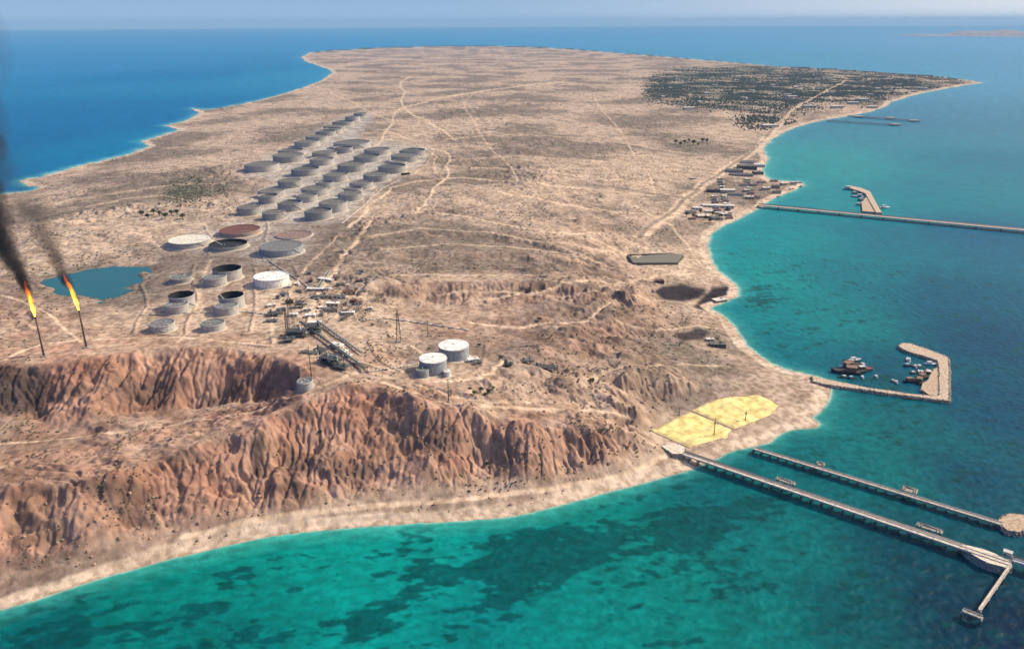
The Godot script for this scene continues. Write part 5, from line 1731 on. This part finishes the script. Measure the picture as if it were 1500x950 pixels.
func build_plant() -> void:
	# the gas plant above the quarry
	gallery(on_land(440, 476), on_land(536, 546), 4.5, 3.4, "long diagonal pipe gallery crossing the plant above the quarry", M.steel_green)
	gallery(on_land(466, 474), on_land(531, 521), 3.0, 2.6, "shorter pipe gallery running behind the long diagonal one", M.steel_pale)
	gallery(on_land(500, 470), on_land(556, 436), 2.5, 4.0, "brown pipe rack climbing away to the right behind the plant", M.rust_steel)
	gallery(on_land(466, 424), on_land(482, 400), 2.0, 4.0, "short pale pipe rack at the back of the plant", M.steel_pale)
	unit(436, 492, 26, 13, 2, 0.05, "green grey process frame at the left end of the long gallery", 11)
	unit(424, 500, 14, 11, 1, 0.3, "low green process frame leftmost in the plant", 12)
	unit(461, 486, 18, 12, 2, -0.4, "process frame tucked behind the upper end of the long gallery", 13)
	unit(484, 532, 24, 14, 2, -0.5, "largest process frame, in front of the long gallery", 14)
	unit(501, 540, 16, 10, 1, -0.5, "low process frame at the lower end of the long gallery", 15)
	unit(470, 516, 14, 9, 1, -0.6, "small process frame under the middle of the long gallery", 16)
	unit(402, 462, 16, 10, 1, 0.1, "lilac grey pump rack left of the tall lattice mast", 17)
	unit(440, 450, 13, 8, 2, 0.0, "green pump rack just right of the tall lattice mast", 18)
	unit(800, 541, 26, 9, 1, -0.1, "grey pipe manifold on the saddle right of the white topped tanks", 19)
	unit(772, 532, 14, 8, 1, 0.2, "small pipe manifold nearer the white topped tanks", 20)
	unit(745, 536, 10, 6, 1, 0.0, "tiny valve rack on the track beyond the white topped tanks", 21)
	var rows := [
		[493, 508, 15, 8, 4, -0.5, 0, 0, "white flat roofed shed behind the lower end of the long gallery"], [503, 517, 9, 6, 3.5, -0.5, 0, 0, "small white hut in front of the white flat roofed shed"], [510, 523, 7, 6, 3, -0.5, 0, 0, "smaller white hut beside the plant road"], [522, 533, 6, 5, 3, -0.9, 1, 0, "tiny cream hut at the bend of the plant road"], [460, 518, 10, 6, 3, 0.0, 0, 1, "grey hut in front of the process frames"], [446, 517, 8, 5, 3, 0.2, 1, 1, "sand coloured hut at the front edge of the plant"],
		[468, 424, 34, 5, 4, -0.05, 1, 0, "long pale shed at the back of the plant"], [472, 434, 26, 6, 4, -0.05, 1, 1, "grey roofed shed in front of the long pale one"], [512, 430, 18, 8, 5, 0.0, 1, 2, "brown roofed building right of the long pale shed"], [500, 436, 12, 7, 4.5, 0.1, 0, 1, "small grey building beside the brown roofed one"], [488, 447, 16, 7, 4, -0.1, 1, 0, "cream shed in the middle of the plant yard"], [484, 456, 20, 6, 4, -0.05, 1, 1, "low grey shed below the cream one"], [510, 460, 16, 6, 4, 0.0, 0, 0, "pale shed at the right of the plant yard"], [455, 462, 12, 7, 4, 0.1, 0, 0, "white shed near the foot of the tall lattice mast"], [430, 463, 10, 6, 4, 0.1, 0, 0, "white hut left of the tall lattice mast foot"], [412, 455, 12, 6, 3.5, 0.1, 2, 1, "lilac grey shed beside the pump rack"], [398, 471, 14, 6, 3, 0.1, 2, 1, "long lilac shed in front of the pump rack"], [462, 474, 14, 6, 3.5, 0.1, 0, 0, "white roofed hut behind the upper end of the gallery"], [525, 445, 10, 6, 4, 0.2, 0, 2, "brown hut nearest the mid island scarp"], [478, 411, 22, 7, 4, -0.4, 1, 0, "pale slanting shed rearmost in the plant"], [500, 418, 14, 6, 4, -0.2, 1, 1, "grey shed behind the brown roofed building"],
		[693, 529, 12, 6, 4, 0.3, 0, 0, "pale hut right of the white topped tanks"], [700, 533, 8, 5, 3, 0.3, 1, 1, "small grey hut right of the pale hut by the white tanks"]]
	for r in rows: house(r[0], r[1], r[2], r[3], r[4], r[5], [M.wall_white, M.wall_sand, M.wall_lilac][r[6]], [M.roof_white, M.roof_grey, M.roof_rust][r[7]], 1.0 if r[2] > 20 else 0.0, r[8], "shed", "shed")
	for k in 30:
		house(395 + fmod(k * 67.0, 150.0) + 10.0 * sin(k * 3.0), 398 + fmod(k * 41.0, 66.0), rng.randf_range(5, 12), rng.randf_range(4, 7), rng.randf_range(2.5, 4.5), rng.randf_range(-0.5, 0.5), [M.wall_sand, M.wall_lilac, M.steel_green, M.wall_white][k % 4], [M.roof_grey, M.roof_cream, M.roof_rust, M.roof_grey][(k * 3) % 4], 0.0, "small low hut in the crowded yard of the plant", "hut", "hut", "small huts crowding the plant yard")
	lattice(427, 484, 46, 3.6, M.dark_steel, "tallest dark lattice mast, in the middle of the plant")
	lattice(421, 492, 34, 1.6, M.dark_steel, "slim lattice mast at the left front of the plant")
	lattice(584, 500, 38, 2.6, M.dark_steel, "dark lattice mast standing alone on the plateau behind the white topped tanks")
	pole(456, 553, 36, "thin dark pole by the lone small grey tank")
	pole(657, 588, 24, "dark pole with crossarms on the cliff top track", 3)
	pole(627, 492, 20, "thin pole on the plateau between lone mast and white topped tanks", 2)
	pole(1046, 638, 20, "tall dark pole at the near edge of the yellow yard", 0)
	pole(1092, 617, 13, "shorter pole standing in the farther yellow bed", 0)
	pole(995, 608, 9, "short pole at the back edge of the nearer yellow bed", 1)
	# pipelines that run over the ground on sleepers
	var runs := [["pipeline along the east edge of the grey tank farm", [500, 328, 530, 304, 560, 276, 590, 262]], ["pipeline from the red roofed tank towards the plant", [380, 372, 405, 390, 440, 412, 462, 430]], ["pipeline along the front of the open tanks to the plant", [205, 462, 280, 459, 360, 457, 400, 462]], ["pipeline climbing from the plant to the white topped tanks", [538, 545, 570, 540, 600, 536, 616, 532]], ["pipeline from the plant to the mid island scarp", [530, 470, 560, 466, 620, 474, 700, 486]], ["pipeline between the second and third tank rows", [418, 322, 440, 296, 470, 268, 496, 240]]]
	for run in runs:
		var pts := []
		var l: Array = run[1]
		for k in range(0, l.size() - 2, 2):
			for t in 6: pts.append(on_land(lerpf(l[k], l[k + 2], t / 6.0), lerpf(l[k + 1], l[k + 3], t / 6.0)))
		var o2 := thing("pipeline", run[0], "pipeline", Vector3(pts[0].x, 0, pts[0].z))
		for k in 2:
			var st := fresh(true)
			for q in pts.size() - 1:
				var side: Vector3 = (pts[q + 1] - pts[q]).cross(Vector3.UP).normalized() * (k * 1.2 - 0.6) + Vector3.UP * 0.9
				tube(st, pts[q] - o2.position + side, pts[q + 1] - o2.position + side, 0.42, 0.42, 7)
			put("pipe", st, [M.pipe_pale, M.pipe_pale][k], o2)
		var st := fresh()
		box(st, Vector3.ZERO, Vector3(0.6, 1.0, 2.6))
		var sl: MeshInstance3D = null
		for q in pts.size() - 1:
			var at: Vector3 = pts[q] - o2.position
			if sl == null:
				sl = put("sleeper", st, M.concrete, o2)
				sl.position = at
			else: sl = same("sleeper", sl, o2, at)
			sl.rotation.y = atan2(-(pts[q + 1].z - pts[q].z), pts[q + 1].x - pts[q].x)
	# the dark walled dried-out reservoir and sheds by the east beach
	var walls := [[922, 376, 925, 388, 985, 387, 1000, 378]]
	var o := thing("reservoir", "long dark walled reservoir on the flats by the east beach", "reservoir", on_land(960, 381))
	var c := o.position
	var corners := [on_land(920, 375), on_land(928, 387), on_land(992, 387), on_land(1001, 377), on_land(985, 373)]
	for k in corners.size():
		var s := fresh()
		var a: Vector3 = corners[k] - c
		var b: Vector3 = corners[(k + 1) % corners.size()] - c
		beam(s, a + Vector3.UP * 0.9, b + Vector3.UP * 0.9, 2.6, 4.6)
		put("wall", s, M.wall_dark, o)
	var s := fresh()
	for k in range(1, corners.size() - 1):
		for v in [corners[0], corners[k], corners[k + 1]]: s.add_vertex(Vector3(v.x - c.x, 2.2, v.z - c.z))
	put("dried_floor", s, M.murky, o)  # dried floor of the enclosure, no water in it
	var east := [
		[1051, 507, 20, 10, 6, -0.05, 3, 1, "dark sided warehouse just above the small east beach"], [1040, 499, 10, 6, 4, 0.0, 1, 0, "pale hut behind the dark sided warehouse"], [966, 414, 14, 8, 6, 0.0, 3, 2, "brown block above the dark pool"], [1054, 441, 20, 12, 4, 0.4, 1, 0, "pale flat block on the small rocky point"],
		[1052, 303, 70, 16, 7, -0.12, 0, 0, "long white roofed warehouse in front of the far causeway road"], [1062, 281, 46, 18, 8, -0.1, 0, 0, "pale warehouse between causeway road and shore road"], [1045, 281, 30, 18, 8, -0.1, 3, 1, "dark warehouse beside the pale one"], [1078, 286, 34, 14, 6, -0.1, 0, 1, "grey shed nearest the fishing village"], [1094, 247, 52, 30, 12, -0.1, 3, 1, "dark block by the shore above the fishing village"], [1076, 252, 44, 28, 9, -0.1, 2, 1, "lilac warehouse left of the dark block"], [1086, 257, 60, 22, 7, -0.1, 2, 1, "low lilac shed in front of the dark block"], [1112, 244, 30, 20, 9, -0.1, 0, 0, "pale building right of the dark block"], [1110, 255, 26, 18, 8, 0.2, 3, 1, "dark shed at the water by the dark block"], [1095, 239, 36, 20, 8, 0.0, 0, 1, "grey building behind the dark block"], [1030, 318, 26, 18, 6, 0.0, 1, 0, "cream house in the hamlet below the causeway road"], [1012, 312, 20, 14, 6, 0.3, 0, 1, "white house at the left of the hamlet below the causeway road"], [1048, 321, 18, 14, 6, 0.2, 1, 1, "sandy house at the right of the hamlet"], [1022, 306, 20, 14, 5, -0.2, 0, 0, "pale house at the back of the hamlet"], [1060, 315, 18, 12, 5, 0.5, 1, 0, "cream house nearest the beach in the hamlet"], [1038, 311, 16, 12, 5, 0.0, 0, 0, "small white house in the middle of the hamlet"]]
	for r in east: house(r[0], r[1], r[2], r[3], r[4], r[5], [M.wall_white, M.wall_sand, M.wall_lilac, M.wall_dark][r[6]], [M.roof_cream, M.roof_grey, M.roof_rust][r[7]], 1.6 if r[2] > 44 else 0.0, r[8])
	# fishing village on the spit
	var marks := ["nearest the causeway road", "by the near beach", "at the foot of the spit", "in the middle row", "behind the middle row", "on the far beach", "towards the tip", "at the tip", "on the near waterfront", "by the inlet", "in the back row", "halfway along the spit"]
	var spots := [[1094, 281], [1108, 290], [1104, 272], [1122, 278], [1116, 268], [1134, 266], [1148, 271], [1162, 270], [1138, 283], [1098, 291], [1090, 272], [1136, 275]]
	for k in spots.size():
		house(spots[k][0], spots[k][1], rng.randf_range(13, 20), rng.randf_range(10, 14), rng.randf_range(4, 7), rng.randf_range(-0.4, 0.4), [M.wall_sand, M.wall_white, M.wall_sand][k % 3], [M.roof_cream, M.roof_rust, M.roof_grey][k % 3], 0.0, ["sand coloured", "white walled", "buff"][k % 3] + " house of the fishing village, " + marks[k], "house", "house", "houses of the fishing village")
	# scattered far settlement
	marks = ["by the shore road", "at the edge of the woods", "among the trees", "near the far beach", "on the far point", "behind the distant jetties", "at the left end of the woods", "beside the shore trees", "in the clearing", "on the back coast"]
	spots = [[1128, 186], [1186, 157], [1250, 152], [1278, 158], [1350, 130], [1226, 158], [1010, 160], [1265, 147], [1300, 117], [1160, 143]]
	for k in spots.size():
		house(spots[k][0], spots[k][1], rng.randf_range(40, 70), 26, 10, rng.randf_range(-0.3, 0.3), M.wall_white, M.roof_cream, 0.0, "pale distant building " + marks[k], "building", "building", "distant buildings among the woods")
	for k in 26:
		house(960 + fmod(k * 173.0, 400.0), 112 + fmod(k * 61.0, 44.0) * (1.0 - fmod(k * 173.0, 400.0) / 900.0), rng.randf_range(22, 38), 18, 8, rng.randf_range(-0.6, 0.6), M.wall_white, M.roof_cream, 0.0, "tiny pale building scattered among the trees of the far wood", "house", "house", "tiny houses in the far wood")
	for k in 34:
		var x := 1015 + fmod(k * 47.0, 95.0)
		var y := 262 + fmod(k * 29.0, 62.0)
		if x > 1100 - maxf(y - 300, 0.0) * 2.2: x -= 40
		house(x, y, rng.randf_range(9, 16), rng.randf_range(7, 11), rng.randf_range(3, 5), rng.randf_range(-0.6, 0.6), [M.wall_sand, M.wall_white, M.wall_lilac][k % 3], [M.roof_cream, M.roof_grey, M.roof_rust][k % 3], 0.0, "one of the small sheds crowding the coastal settlement round the causeway road", "shed", "shed", "small sheds of the coastal settlement")

# ---------------------------------------------------------------- growing things
func leaf_clump(s: SurfaceTool, r: RandomNumberGenerator, c: Vector3, rad: Vector3, count: int, size: float) -> void:
	for k in count:
		var d := Vector3(r.randf_range(-1, 1), r.randf_range(-1, 1), r.randf_range(-1, 1))
		if d.length() > 1.0: d = d.normalized() * r.randf_range(0.6, 1.0)
		var p := c + d * rad
		var a := Vector3(r.randf_range(-1, 1), r.randf_range(-0.4, 1), r.randf_range(-1, 1)).normalized() * size * r.randf_range(0.6, 1.2)
		var b := a.cross(Vector3(r.randf_range(-1, 1), 1, r.randf_range(-1, 1))).normalized() * size * r.randf_range(0.4, 0.8)
		for v in [p - a, p + b, p + a, p - a, p + a, p - b]: s.add_vertex(v)

var tree_kinds := []
func make_tree(seed_: int, high: float, wide: float, m: Material) -> Node3D:
	var r := RandomNumberGenerator.new()
	r.seed = seed_
	var o := Node3D.new()
	var s := fresh(true)
	var lean := Vector3(r.randf_range(-0.1, 0.1), 1, r.randf_range(-0.1, 0.1))
	tube(s, Vector3(0, -0.4, 0), lean * high * 0.55, wide * 0.07, wide * 0.035, 7)
	for k in 5:
		var a := k * TAU / 5 + r.randf()
		tube(s, lean * high * r.randf_range(0.25, 0.5), Vector3(cos(a) * wide * 0.35, high * r.randf_range(0.55, 0.8), sin(a) * wide * 0.35), wide * 0.03, wide * 0.012, 5)
	put("trunk", s, M.bark, o)
	s = fresh()
	for k in 9:
		var a := r.randf() * TAU
		var q := r.randf_range(0.0, 0.36) * wide
		leaf_clump(s, r, Vector3(cos(a) * q, high * r.randf_range(0.5, 0.88), sin(a) * q), Vector3(wide * 0.2, high * 0.15, wide * 0.2), 36, wide * 0.075)
	put("crown", s, m, o)
	return o

func tree(px: float, py: float, kind: int, size: float, label: String, group := "", category := "tree") -> void:
	var t: Node3D = tree_kinds[kind].duplicate()
	t.name = numbered("tree" if category == "tree" else "shrub")
	t.position = on_land(px, py)
	t.scale = Vector3.ONE * size
	t.rotation.y = rng.randf() * TAU
	tag(t, label, category, group)
	add_child(t, true)

func build_growth() -> void:
	for k in 4: tree_kinds.append(make_tree(40 + k, [6.5, 5.0, 3.2, 2.6][k], [7.0, 6.0, 5.0, 4.6][k], [M.leaf_dark, M.leaf_mid, M.leaf_dark, M.leaf_mid][k]))
	var list := [[704, 574, 1, 1.1, "bushiest green tree on the cliff top below the white topped tanks"], [716, 576, 1, 0.9, "green tree just right of the bushiest one on the cliff top"], [695, 578, 2, 1.2, "low dark tree at the left of the cliff top clump"], [710, 581, 2, 1.3, "dark tree in front of the cliff top clump"], [723, 570, 3, 1.3, "small tree at the right end of the cliff top clump"], [688, 571, 3, 1.2, "small shrub tree at the left end of the cliff top clump"], [702, 507, 3, 1.5, "greenish tree beside the largest white topped tank"], [469, 635, 2, 1.1, "single dark green tree on the red cliff face"], [713, 682, 2, 1.3, "dark bush growing low on the front cliffs"], [545, 478, 3, 1.4, "scrubby tree left of the lone lattice mast"], [790, 470, 2, 1.6, "dark scrub tree in the middle of the plateau"], [868, 560, 2, 1.5, "dark scrub tree above the gully field"], [628, 512, 3, 1.1, "bush behind the front white topped tank"]]
	for t in list: tree(t[0], t[1], t[2], t[3], t[4])
	var g := "trees of the grove behind the pond"
	var words := ["leftmost", "second", "third", "fourth", "fifth", "sixth", "seventh", "rightmost"]
	for k in 8: tree(208 + k * 8.5, 317 + sin(k * 2.0) * 3.5, k % 2, 2.2 + 0.4 * sin(k * 3.1), words[k] + " tree from the left in the green grove behind the pond", g)
	g = "trees of the dark copse near the shore road"
	for k in 8: tree(990 + k * 6.5, 211 + sin(k * 1.7) * 3.0, k % 2, 2.6 + 0.6 * sin(k * 2.1), words[k] + " tree from the left in the dark copse near the shore road", g)
	g = "trees in the hamlet below the causeway road"
	for k in 8: tree([1016, 1026, 1034, 1044, 1056, 1006, 1066, 1040][k], [319, 313, 322, 316, 319, 317, 310, 326][k], 1, 2.0, ["dark tree by the white hamlet house", "tree behind the cream hamlet house", "tree in front of the cream hamlet house", "tree in the middle of the hamlet", "tree by the sandy hamlet house", "tree at the left edge of the hamlet", "tree nearest the beach in the hamlet", "tree at the near edge of the hamlet"][k], g)
	# scrub, woods and boulders nobody could count
	var scrub := []
	var wood := []
	var thick := []
	for k in 90000:
		var py := 100.0 + pow(rng.randf(), 1.25) * 720.0
		var px := rng.randf_range(-250, 1420)
		var p := at_height(px, py, 25.0)
		var s := shore_at(p.x, p.z)
		if s < 30.0: continue
		var r := Vector2(p.x, p.z).length()
		if r > 9000.0: continue
		var c := cell(p)
		var at := int(clampf(c.y, 0, NJ - 1)) * NI + int(clampf(c.x, 0, NI - 1))
		if m_flat[at] > 0.4 or m_track[at] > 0.2 or m_road[at] > 0.2: continue
		var d := noise_a.get_noise_2d(p.x * 1.3, p.z * 1.3) + noise_b.get_noise_2d(p.x, p.z) * 0.7
		if rng.randf() > clampf(0.08 + d * 0.8, 0.01, 0.6): continue
		p.y = land(p.x, p.z)
		scrub.append([p, rng.randf_range(0.4, 1.0) * (1.0 + r / 2600.0)])
	for k in 170000:
		var px := rng.randf_range(920, 1430)
		var py := rng.randf_range(96, 190)
		var p := at_height(px, py, 7.0)
		if shore_at(p.x, p.z) < 50.0: continue
		var c := cell(p)
		var at := int(clampf(c.y, 0, NJ - 1)) * NI + int(clampf(c.x, 0, NI - 1))
		var want := m_green[at] * clampf(0.55 + noise_a.get_noise_2d(p.x * 0.9, p.z * 0.9) * 1.4 + noise_b.get_noise_2d(p.x * 0.3, p.z * 0.3), 0.05, 1.0)
		if rng.randf() > want or m_track[at] > 0.25 or m_road[at] > 0.2: continue
		p.y = land(p.x, p.z)
		wood.append([p, rng.randf_range(1.4, 3.4)])
	for k in 16000:
		var px := rng.randf_range(232, 340)
		var py := rng.randf_range(255, 305)
		var p := on_relief(px, py)
		var c := cell(p)
		var at := int(clampf(c.y, 0, NJ - 1)) * NI + int(clampf(c.x, 0, NI - 1))
		if rng.randf() > m_green[at] * 0.12: continue
		p.y = land(p.x, p.z)
		thick.append([p, rng.randf_range(1.0, 2.4)])
	scatter("dwarf_scrub", scrub, M.bush_mesh, M.leaf_scrub, "dark dwarf shrubs dotted all over the dry island ground", "scrub")
	scatter("woodland", wood, M.crown_mesh, M.leaf_far, "grey green woodland at the far right end of the island", "wood")
	scatter("thicket", thick, M.bush_mesh, M.leaf_scrub, "dark thicket on the slope behind the pond, left of the tank farm", "thicket")
	var stones := []
	for k in 30000:
		var px := rng.randf_range(-100, 1000)
		var py := rng.randf_range(560, 830)
		var p := on_relief(px, py) if k % 2 == 0 else at_height(px, py, 12.0)
		var s := shore_at(p.x, p.z)
		if s < 9.0 or s > 170.0 or rng.randf() > 0.12: continue
		var c := cell(p)
		var at := int(clampf(c.y, 0, NJ - 1)) * NI + int(clampf(c.x, 0, NI - 1))
		if m_flat[at] > 0.3 or m_track[at] > 0.2: continue
		p.y = land(p.x, p.z)
		stones.append([p, 0.3 + pow(rng.randf(), 5.0) * 1.5])
	scatter("boulders", stones, M.stone_mesh, M.stone_red, "fallen boulders and rubble along the foot of the red cliffs", "rocks")

func scatter(called: String, spots: Array, mesh: Mesh, m: Material, label: String, category: String) -> void:
	var mm := MultiMesh.new()
	mm.transform_format = MultiMesh.TRANSFORM_3D
	mm.use_colors = true
	mm.mesh = mesh
	mm.instance_count = spots.size()
	for k in spots.size():
		mm.set_instance_transform(k, Transform3D(Basis(Vector3.UP, rng.randf() * TAU).scaled(Vector3.ONE * spots[k][1]), spots[k][0]))
		var g := rng.randf_range(0.65, 1.25)
		mm.set_instance_color(k, Color(g * rng.randf_range(0.92, 1.1), g, g * 0.95))
	var o := MultiMeshInstance3D.new()
	o.name = called
	o.multimesh = mm
	o.material_override = m
	o.set_meta("kind", "stuff")
	tag(o, label, category)
	add_child(o, true)

func lump(seed_: int, flat: float, rough: float, lift: float) -> ArrayMesh:
	var r := RandomNumberGenerator.new()
	r.seed = seed_
	var s := fresh()
	var rows := 4
	var seg := 7
	var pts := []
	for j in rows + 1:
		var row := []
		for k in seg:
			var t := PI * j / rows
			var q := 1.0 + r.randf_range(-rough, rough)
			row.append(Vector3(sin(t) * cos(TAU * k / seg), cos(t) * flat + lift, sin(t) * sin(TAU * k / seg)) * q)
		pts.append(row)
	for j in rows:
		for k in seg: quad(s, pts[j][k], pts[j][(k + 1) % seg], pts[j + 1][(k + 1) % seg], pts[j + 1][k])
	s.generate_normals()
	return s.commit()

# ---------------------------------------------------------------- the yellow beds and the pond
func yellow_bed(outline: Array, label: String, seed_: int) -> void:
	var pts := PackedVector2Array()
	var mid := Vector3.ZERO
	for k in range(0, outline.size(), 2):
		var p := on_land(outline[k], outline[k + 1])
		pts.append(Vector2(p.x, p.z))
		mid += p
	mid /= pts.size()
	var o := thing("sulphur_bed", label, "sulphur bed", Vector3(mid.x, 0, mid.z))
	var lo := pts[0]
	var hi := pts[0]
	for p in pts:
		lo = lo.min(p)
		hi = hi.max(p)
	var n := FastNoiseLite.new()
	n.seed = seed_
	n.frequency = 1.0 / 26.0
	n.fractal_octaves = 4
	var step := 1.6
	var w := int((hi.x - lo.x) / step) + 2
	var d := int((hi.y - lo.y) / step) + 2
	var pos := PackedVector3Array()
	var col := PackedColorArray()
	var keep := PackedByteArray()
	for j in d:
		for i in w:
			var q := lo + Vector2(i, j) * step
			var dist := INF
			for k in pts.size():
				dist = minf(dist, Geometry2D.get_closest_point_to_segment(q, pts[k], pts[(k + 1) % pts.size()]).distance_to(q))
			if not Geometry2D.is_point_in_polygon(q, pts): dist = -dist
			dist += n.get_noise_2d(q.x * 2.0, q.y * 2.0) * 1.8
			var e := n.get_noise_2d(q.x, q.y)
			pos.append(Vector3(q.x - mid.x, land(q.x, q.y) + clampf(dist * 0.35, -0.8, 1.3) + e * 0.8 + absf(n.get_noise_2d(q.x * 2.4, q.y * 2.4)) * 0.6, q.y - mid.z))
			keep.append(1 if dist > -1.5 else 0)
			var c := Color(0.73, 0.62, 0.245).lerp(Color(0.77, 0.67, 0.31), clampf(0.5 + e * 1.2, 0, 1))
			c = c.lerp(Color(0.50, 0.42, 0.20), clampf(n.get_noise_2d(q.x * 2 + 90, q.y * 2) * 2.0 - 0.5, 0.0, 0.35))
			col.append(c.lerp(Color(0.66, 0.52, 0.30), clampf(1.0 - dist / 3.0, 0.0, 0.6)))
	var mi := MeshInstance3D.new()
	mi.name = "yellow_crust"
	mi.mesh = grid_mesh(pos, smooth_normals(pos, d, w), col, keep, d, w, true)
	mi.material_override = M.crust
	o.add_child(mi)
	var s := fresh()
	for k in pts.size():                             # a low earth kerb round the bed
		var a := pts[k]
		var b := pts[(k + 1) % pts.size()]
		var m := maxi(1, int(a.distance_to(b) / 5.0))
		for t in m:
			var p := a.lerp(b, float(t) / m)
			var q := a.lerp(b, float(t + 1) / m)
			beam(s, Vector3(p.x - mid.x, land(p.x, p.y) + 0.3, p.y - mid.z), Vector3(q.x - mid.x, land(q.x, q.y) + 0.3, q.y - mid.z), 0.9 + 0.4 * sin(k * 2.0 + t), 0.4)
	put("earth_kerb", s, M.earth, o)

func build_yards() -> void:
	yellow_bed([955, 630, 984, 616, 1012, 603, 1042, 616, 1073, 631, 1060, 642, 1010, 656], "nearer yellow sulphur bed beside the long jetty", 5)
	yellow_bed([1014, 602, 1034, 591, 1056, 583, 1110, 578, 1143, 594, 1128, 609, 1076, 629, 1045, 615], "farther yellow sulphur bed towards the point", 6)
	var water := [62, 410, 90, 404, 130, 394, 166, 390, 218, 391, 226, 405, 196, 424, 150, 444, 105, 447, 76, 432, 58, 420]
	var o := MeshInstance3D.new()
	var poly := PackedVector2Array()
	for k in range(0, water.size(), 2):
		var p := at_height(water[k], water[k + 1], 43.6)
		poly.append(Vector2(p.x, p.z))
	var s := fresh()
	for t in Geometry2D.triangulate_polygon(poly): s.add_vertex(Vector3(poly[t].x, 43.6, poly[t].y))
	var pond := put("pond", s, M.pond)
	structure(pond, "teal pond in the hollow behind the two flares")
	# low land far out on the right
	s = fresh(true)
	var n := 40
	var a := at_height(1310, 52, 0)
	var b := at_height(1640, 53, 0)
	var rows := []
	for k in n + 1:
		var t := float(k) / n
		var p := a.lerp(b, t)
		var w := 1400.0 * sin(minf(t * 1.6, 1.0) * PI * 0.5) + 60.0
		var y := 330.0 * pow(t, 0.8) * (0.7 + 0.3 * sin(t * 23.0) * sin(t * 7.0))
		rows.append([p + Vector3(0, -3, w), p + Vector3(0, y * 0.5, w * 0.5), p + Vector3(0, y, 0), p + Vector3(0, -3, -w)])
	for k in n:
		for m in 3: quad(s, rows[k][m], rows[k][m + 1], rows[k + 1][m + 1], rows[k + 1][m])
	var far := put("far_headland", s, M.far_land)
	structure(far, "hazy low headland far out on the right horizon")
	# overturned dark cylinder at the end of the farm
	var p := on_land(594, 256)
	var th := thing("pipe_drum", "short dark pipe drum lying on the ground at the edge of the grey farm", "drum", p, 0.5)
	s = fresh(true)
	tube(s, Vector3(-11, 2.5, 0), Vector3(11, 2.5, 0), 3, 3, 12)
	put("body", s, M.soot, th)
	for e in [-8.0, 8.0]:
		s = fresh()
		box(s, Vector3(e, 0.4, 0), Vector3(1.2, 2.0, 6))
		put("saddle", s, M.concrete, th)

func _ready() -> void:
	rng.seed = 7
	set_light()
	noise_a.seed = 1
	noise_a.frequency = 1.0 / 380.0
	noise_a.fractal_octaves = 3
	noise_b.seed = 2
	noise_b.frequency = 1.0 / 58.0
	noise_b.fractal_octaves = 3
	noise_c.seed = 3
	noise_c.frequency = 1.0 / 10.0
	noise_c.fractal_octaves = 2
	noise_r.seed = 4
	noise_r.frequency = 1.0 / 90.0
	noise_r.fractal_octaves = 4
	noise_w.seed = 8
	noise_w.frequency = 1.0 / 46.0
	noise_w.fractal_octaves = 4
	noise_w.fractal_gain = 0.55
	make_materials()
	make_paints()
	make_rings()
	solve_relief()
	survey_shore()
	paint_masks()
	build_ground()
	build_sea()
	build_yards()
	build_jetties()
	build_tanks()
	build_flare(64, 522, 46.0, -0.06, "left flare stack, nearest the dark shaded rock corner of the quarry", "tall yellow flame on the left flare stack", "black smoke rising from the left flame", 2.1, 0.22)
	build_flare(126, 509, 44.0, -0.18, "right flare stack, on the quarry rim beside the pond", "leaning orange flame on the right flare stack", "thinner brown black smoke rising from the right flame", 1.3, 0.02)
	build_plant()
	build_boats()
	build_growth()
